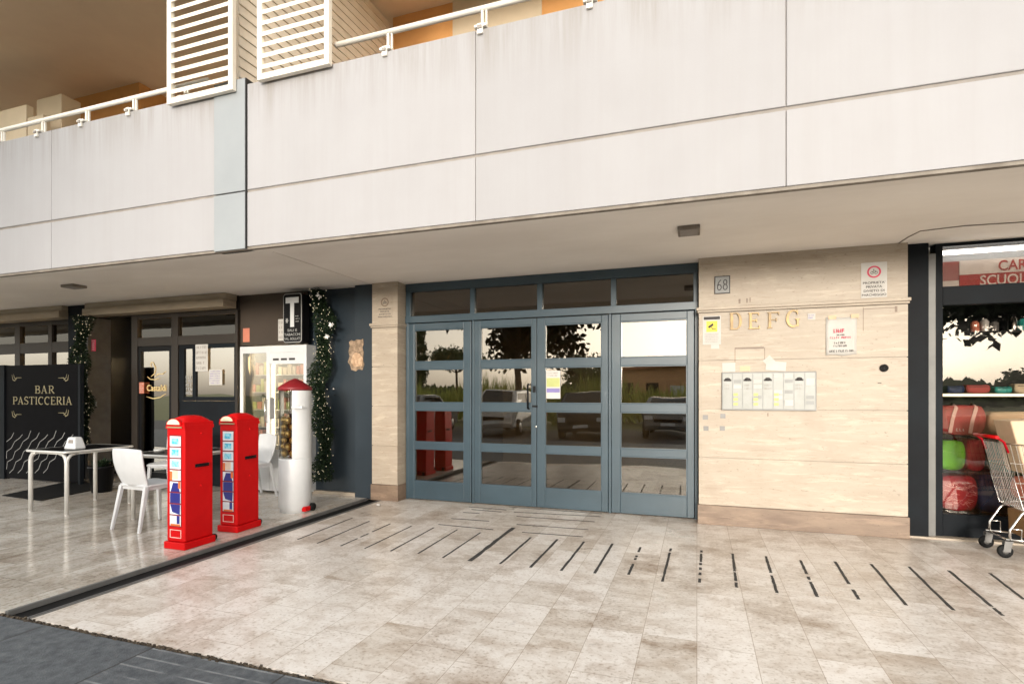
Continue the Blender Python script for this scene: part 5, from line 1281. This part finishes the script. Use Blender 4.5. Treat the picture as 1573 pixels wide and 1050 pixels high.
o = MB(); o.hexa([(xh + .13, cy0 + .03, .72), (xh + .75, cy0 + .03, .74), (xh + .75, cy1 - .05, .74), (xh + .13, cy1 - .05, .72)], [(xh + .03, cy0 + .04, 1.17), (xh + .7, cy0 + .04, 1.2), (xh + .7, cy1 - .05, 1.2), (xh + .03, cy1 - .05, 1.17)])
tag(o.build('cardboard_box', 'beige_bag', None, .012), 'big pale beige box sticking out of the top of the shopping cart', 'box')
cargo('packet', 'coral red packet at the bottom of the cart basket', 'packet', xh + .16, xh + .40, .47, .68, 'coral', 4)
cargo('packet', 'lime green packet inside the cart basket next to the coral packet', 'packet', xh + .42, xh + .60, .48, .70, 'lime', 5)
cargo('packet', 'black packet inside the cart basket by its front', 'packet', xh + .62, xh + .80, .52, .71, 'black', 6)
o = MB(); o.hexa([(xh + .14, cy0 + .04, .165), (xh + .80, cy0 + .02, .165), (xh + .85, cy1 - .03, .165), (xh + .16, cy1 - .02, .165)], [(xh + .12, cy0 + .03, .38), (xh + .85, cy0 + .01, .39), (xh + .86, cy1 - .03, .39), (xh + .15, cy1 - .02, .38)])
tag(o.build('cardboard_box', 'cardboard', None, .008), 'brown cardboard box on the lower tray of the shopping cart', 'box')

# ================================================================== tape strips on the floor
strips = [((457, 828), (541, 795)), ((487, 834), (567, 800)), ((523, 838), (599, 804)), ((560, 842), (631.5, 807.5)), ((599.5, 846), (666, 810)), ((642, 849.5), (702, 813)), ((680, 856), (737.5, 817.5)),
          ((721.5, 861), (788, 810)), ((768, 865.5), (815, 825)), ((814, 871), (856, 828)), ((861.5, 876), (897, 831.5)), ((913, 880), (940.5, 834.5)), ((965, 882), (983.5, 840)),
          ((1017, 892.5), (1030, 842)), ((1074, 894), (1077, 845)), ((1131, 901.5), (1125, 850)), ((1193, 910), (1176, 854)), ((1255, 916), (1229, 860)), ((1319, 920), (1282, 862)),
          ((1391.5, 929), (1338, 866)), ((1464, 936.5), (1395.5, 870)), ((1540, 945), (1457, 876)), ((1600, 941), (1520, 880))]
cross = [((673, 805), (757, 813)), ((801.6, 817), (895, 824)), ((693, 796), (751, 800)), ((793, 805), (903.5, 813)), ((711, 786.5), (736, 788)), ((789, 786), (922, 793)), ((793, 792.6), (913, 801)), ((720, 778), (777.6, 782.7)), ((781, 778), (924, 788.5)), ((724, 782), (770, 786))]
rnd = random.Random(21)
worn = {2: [(.3, .36), (.52, .6)], 12: [(.35, .5), (.56, .6), (.66, .8)], 14: [(.1, .2), (.27, .35), (.42, .5), (.56, .6), (.88, .93)], 13: [(.85, .9)], 16: [(.42, .5)], 17: [(.36, .42), (.5, .58)], 18: [(.22, .36)], 21: [(.14, .17)], 15: [(.12, .16), (.4, .43)], 20: [], 22: [(.2, .3)]}
def tape(a, b, wd, gaps, label, grp, th=.002):
    A = Vector((*gnd(*a), 0)); Bv = Vector((*gnd(*b), 0)); d = Bv - A; L = d.length; d.normalize(); n_ = Vector((-d.y, d.x, 0)); mb = MB()
    segs = []; u = 0
    for g0, g1 in sorted(gaps): segs.append((u, g0)); u = g1
    segs.append((u, 1))
    for s0, s1 in segs:
        P0 = A + d * L * s0; P1 = A + d * L * s1; k = 11; l_, r_ = [], []
        for i in range(k + 1):
            p = P0.lerp(P1, i / k); j1, j2 = rnd.gauss(0, .07), rnd.gauss(0, .07)
            l_.append(p + n_ * wd * (.5 + j1)); r_.append(p - n_ * wd * (.5 + j2))
        mb.prism_xy([(q.x, q.y) for q in l_] + [(q.x, q.y) for q in reversed(r_)], .0006, .0006 + th)
    return tag(mb.build('grip_tape_strip', 'tape'), label, 'tape strip', grp)
ns = len(strips)
for i, (a, b) in enumerate(strips):
    ORD = ('first', 'second', 'third', 'fourth', 'fifth', 'sixth', 'seventh', 'eighth')
    if i == 7: lab = 'thick doubled black grip tape strip on the floor before the doors'
    else:
        wear = 'badly worn' if len(worn.get(i, [])) >= 3 else ('broken' if worn.get(i) else 'intact')
        side = (ORD[i] + ' from the left end' if i < 7 else ORD[ns - 1 - i] + ' from the right end' if i > 14 else ORD[i - 8] + ' right of the thick one')
        lab = f'{wear} black grip tape strip in the floor fan, {side}'
    tape(a, b, .042 if i == 7 else (.015 if i < 8 else .020), worn.get(i, []), lab, 'black grip tape strips fanned over the floor')
clab = ['left strip of the row farthest from the doors', 'right strip of the row farthest from the doors', 'short left strip of the second row before the doors', 'long right strip of the second row before the doors', 'shortest strip left before the doors',
        'long right strip second from the door sill', 'long right strip third from the door sill', 'left strip close to the door sill', 'long right strip at the door sill', 'faint left strip second from the sill']
for (a, b), lab in zip(cross, clab): tape(a, b, .017, [], 'grip tape parallel to the doors, ' + lab, 'black grip tape strips parallel to the doors')
# litter
x, y = gnd(581, 777); ct = MB(); bmx = bmesh.new(); bmesh.ops.create_icosphere(bmx, subdivisions=2, radius=.03)
for v in bmx.verts: v.co *= rnd.uniform(.7, 1.1); v.co.z *= .6
bmx.verts.index_update(); ct.add([(v.co.x + x, v.co.y + y, v.co.z + .018) for v in bmx.verts], [tuple(v.index for v in f.verts) for f in bmx.faces]); bmx.free()
tag(ct.build('crumpled_paper', 'paper'), 'crumpled white paper ball on the floor before the stone pier', 'litter')
x, y = gnd(935, 785); ct = MB()
for i in range(6): a = rnd.uniform(0, 6.28); ct.box(x + i * .02 - .05, x + i * .02 - .03, y + rnd.uniform(-.02, .02), y + rnd.uniform(.025, .04), .001, rnd.uniform(.006, .014))
tag(ct.build('paper_scraps', 'paper'), 'white paper scraps on the floor at the foot of the doors', 'litter', kind='stuff')

# ================================================================== across the road (seen mirrored in the glass)
def mirror(px, Y):           # ground direction of what the door glass mirrors at this pixel
    dx, dy = _dir(px); return dx / dy * (2 * YD - Y)
def tree(x, y, h, cr, cb, label, nm, seed, leaves=5000, m='leaf_tree', flat=1.0, size=.16):
    rnd = random.Random(seed); t = thing(nm, label, 'tree', (x, y, -.3), group='trees across the road')
    k = MB(); k.tube([(x, y, -.3), (x + .1, y, cb * .5), (x, y + .05, cb), (x + .1, y, cb + (h - cb) * .6)], [.22, .17, .13, .05], 8)
    for i in range(7):
        a = i * .9 + seed; k.tube([(x, y, cb * .9), (x + cr * .4 * math.cos(a), y + cr * .4 * math.sin(a), cb + (h - cb) * .3), (x + cr * .75 * math.cos(a), y + cr * .75 * math.sin(a), cb + (h - cb) * .55)], [.08, .05, .02], 6)
    k.build('trunk', 'bark', t)
    f = MB(); cl = []
    for i in range(60):
        a = rnd.uniform(0, 6.28); rr = cr * math.sqrt(rnd.random()); z = cb + (h - cb) * (rnd.random() if flat > .6 else .4 + .5 * rnd.random())
        s_ = 1 - .55 * abs((z - cb) / (h - cb) - .45) * 1.4; cl.append((x + rr * s_ * math.cos(a), y + rr * s_ * math.sin(a), z, cr * rnd.uniform(.18, .36)))
    for i in range(leaves):
        c = rnd.choice(cl); d = Vector((rnd.gauss(0, 1), rnd.gauss(0, 1), rnd.gauss(0, .7))).normalized() * c[3] * rnd.random() ** .5; p = Vector(c[:3]) + d
        a1 = Vector((rnd.gauss(0, 1), rnd.gauss(0, 1), rnd.gauss(0, 1))).normalized(); b1 = a1.cross(Vector((rnd.gauss(0, 1), rnd.gauss(0, 1), rnd.gauss(0, 1)))).normalized(); L = size * rnd.uniform(.6, 1.2)
        f.add([p, p + a1 * L * .5 + b1 * L * .28, p + a1 * L, p + a1 * L * .5 - b1 * L * .28], [(0, 1, 2, 3)])
    f.build('crown', m, t)
tree(mirror(790, -12), -12.5, 10, 4.4, 3.7, 'dark leafy tree mirrored in the middle panes of the entrance doors', 'broadleaf_tree', 3, 24000, 'leaf_dark', size=.40)
tree(9.7, -6.5, 8.0, 3.3, 3.75, 'dark leafy tree mirrored at the top of the shop window', 'broadleaf_tree', 9, 9000, 'leaf_dark', size=.34)
tree(mirror(700, -60), -60, 7.3, 4.2, 5.2, 'wide umbrella pine mirrored in the left door panel', 'umbrella_pine', 5, 4500, flat=.4, size=.5)
tree(mirror(638, -38), -38, 8.2, 1.2, 2.4, 'tall slim tree mirrored at the left edge of the left door panel', 'broadleaf_tree', 6, 3500, size=.35)
tree(mirror(905, -60), -60, 6.0, 4.0, 3.0, 'round distant tree mirrored in the right door leaf', 'broadleaf_tree', 8, 3500, size=.5)
tree(mirror(1035, -55), -55, 5.2, 3.0, 2.0, 'small distant tree mirrored in the right door panel', 'broadleaf_tree', 12, 2500, size=.5)
tree(42, -50, 3.8, 3, 1.2, 'distant tree mirrored in the shop window glass', 'broadleaf_tree', 15, 3500, size=.5)
tree(34, -60, 3.8, 3, 1.2, 'low distant tree mirrored left in the shop window glass', 'broadleaf_tree', 16, 3000, size=.5)
# reed belt
f = MB(); rnd = random.Random(31)
for i in range(5000):
    x = rnd.uniform(-19, 0.5); y = rnd.uniform(-20, -17.2); z0 = rnd.uniform(-.3, 1.2); h = rnd.uniform(.7, 1.9) * (.75 + .3 * math.sin(x * .9)); a = rnd.uniform(0, 6.28); w_ = rnd.uniform(.03, .07); lx = rnd.gauss(0, .3)
    f.add([(x - w_ * math.cos(a), y - w_ * math.sin(a), z0), (x + w_ * math.cos(a), y + w_ * math.sin(a), z0), (x + lx, y + rnd.gauss(0, .2), z0 + h)], [(0, 1, 2)])
tag(f.build('reed_belt', 'leaf_reed'), 'tall yellowish green reeds mirrored behind the cars in the door glass', 'reeds', kind='stuff')
f = MB()
for i in range(5000):
    x = rnd.uniform(-90, 80); y = -85 + rnd.uniform(-3, 3); z0 = rnd.uniform(-.3, 2.4) * (.8 + .4 * math.sin(x * .21)); a = rnd.uniform(0, 6.28); w_ = rnd.uniform(.4, .9)
    f.add([(x - w_, y, z0), (x + w_, y + .3, z0 + rnd.uniform(-.3, .3)), (x + rnd.gauss(0, .4), y, z0 + rnd.uniform(.5, 1.3))], [(0, 1, 2)])
tag(f.build('distant_treeline', 'leaf_tree'), 'low distant tree line mirrored along the horizon in the glass', 'treeline', kind='stuff')

def make_car(label, x, y, paint, rz=0.0, hgt=1.62):
    t = thing('parked_car', label, 'car', (x, y, -.16), rz, 'cars parked across the road', local=True)
    t['_local'] = 1
    L, W_ = 2.1, .88
    side = [(-L, .35), (-L, .75), (-L + .12, .95), (-1.05, 1.02), (-.45, hgt - .06), (-.1, hgt), (1.1, hgt - .03), (1.75, 1.05), (L - .03, .95), (L, .45), (L - .1, .3), (-L + .1, .28)]
    belt = lambda z: W_ if z < 1.06 else W_ - .20 * (z - 1.02) / (hgt - 1.02)
    b = MB(); k = len(side); vs = [(-belt(z) * (.93 if abs(yy) > L - .2 else 1), yy, z) for yy, z in side] + [(belt(z) * (.93 if abs(yy) > L - .2 else 1), yy, z) for yy, z in side]
    b.add(vs, [tuple(range(k)), tuple(reversed(range(k, 2 * k)))] + [(i, i + k, (i + 1) % k + k, (i + 1) % k) for i in range(k)]); b.build('body', paint, t, .05, seg=3)
    g = MB()
    for s in (-1, 1):
        q = lambda yy, z: (s * (belt(z) + .006), yy, z)
        for P in ([(-.85, 1.06), (.22, 1.06), (.22, hgt - .13), (-.40, hgt - .13)], [(.30, 1.06), (1.55, 1.08), (1.05, hgt - .13), (.30, hgt - .13)]):
            g.add([q(*p) for p in P], [(0, 1, 2, 3)])
    g.add([(-.70, -1.03, 1.05), (.70, -1.03, 1.05), (.58, -.50, hgt - .10), (-.58, -.50, hgt - .10)], [(0, 1, 2, 3)])
    g.v = [(a, b_ - (.02 if abs(b_) < 1.04 and abs(a) < .75 and b_ < -.4 else 0), c + .012) if abs(a) < .75 else (a, b_, c) for a, b_, c in g.v]
    g.add([(-.68, 1.74, 1.12), (.68, 1.74, 1.12), (.58, 1.20, hgt - .08), (-.58, 1.20, hgt - .08)], [(0, 1, 2, 3)])
    g.v[-4:] = [(a, b_ + .03, c + .012) for a, b_, c in g.v[-4:]]
    g.build('windows', 'car_glass', t, solid=.01)
    for s in (-1, 1):
        for yy in (-1.3, 1.3):
            w_ = MB().lathe([(0, -.1), (.2, -.11), (.31, -.09), (.32, 0), (.31, .09), (.2, .11), (0, .1)], n=20); w_.v = [(s * .80 + c, yy + a, .32 + b_) for a, b_, c in w_.v]; o = w_.build('wheel', 'black_rubber', t)
            w_ = MB().lathe([(0, -.115), (.19, -.115), (.19, .115), (0, .115)], n=16); w_.v = [(s * .80 + c, yy + a, .32 + b_) for a, b_, c in w_.v]; q = w_.build('rim', 'alu', o); q.location = (0, 0, 0)
        for yy, m in ((L, 'pane_white'), (-L, 'sign_red')):
            MB().box(s * .55, s * .80, yy - .09, yy + (.012 if yy > 0 else -.012), .66, .80).build('headlight' if yy > 0 else 'tail_light', m, t, .01)
    MB().box(-.26, .26, L - .005, L + .012, .44, .55).build('number_plate', 'pane_white', t)
    MB().box(-.5, .5, L - .02, L + .008, .58, .70).build('grille', 'black', t)
make_car('white parked car mirrored in the left door leaf', mirror(785, -7.5), -7.5, 'car_white', .05, 1.75)
make_car('dark parked car mirrored in the right door leaf', mirror(905, -7), -7, 'car_dark', -.03, 1.68)
make_car('grey parked car mirrored in the left door panel', mirror(645, -7.5), -7.5, 'car_grey', .02, 1.55)
make_car('dark parked car mirrored at the right door panel', mirror(1030, -8.5), -8.5, 'car_grey', .0, 1.5)
# low brick house far across the road
xb0, xb1 = mirror(940, -34), mirror(1064, -34)
t = thing('brick_house', 'low orange brick house mirrored in the right door panel', 'house', ((xb0 + xb1) / 2, -36, -.3))
MB().box(xb0, xb1, -40, -34, -.3, 3.6).build('wall', 'brick', t)
MB().box(xb0 - .4, xb1 + .4, -40.4, -33.5, 3.6, 3.9).build('roof', 'tape_roof', t)
for x in (xb0 + .8, xb0 + 2.9): MB().box(x, x + 1.1, -33.98, -33.9, .8, 2.3).build('window', 'car_glass', t)
MB().box(xb1 - 1.7, xb1 - .6, -33.98, -33.9, -.3, 2.1).build('door', 'white', t)

for o in bpy.data.objects:
    if '_local' in o: del o['_local']
print('objects', len(bpy.data.objects))
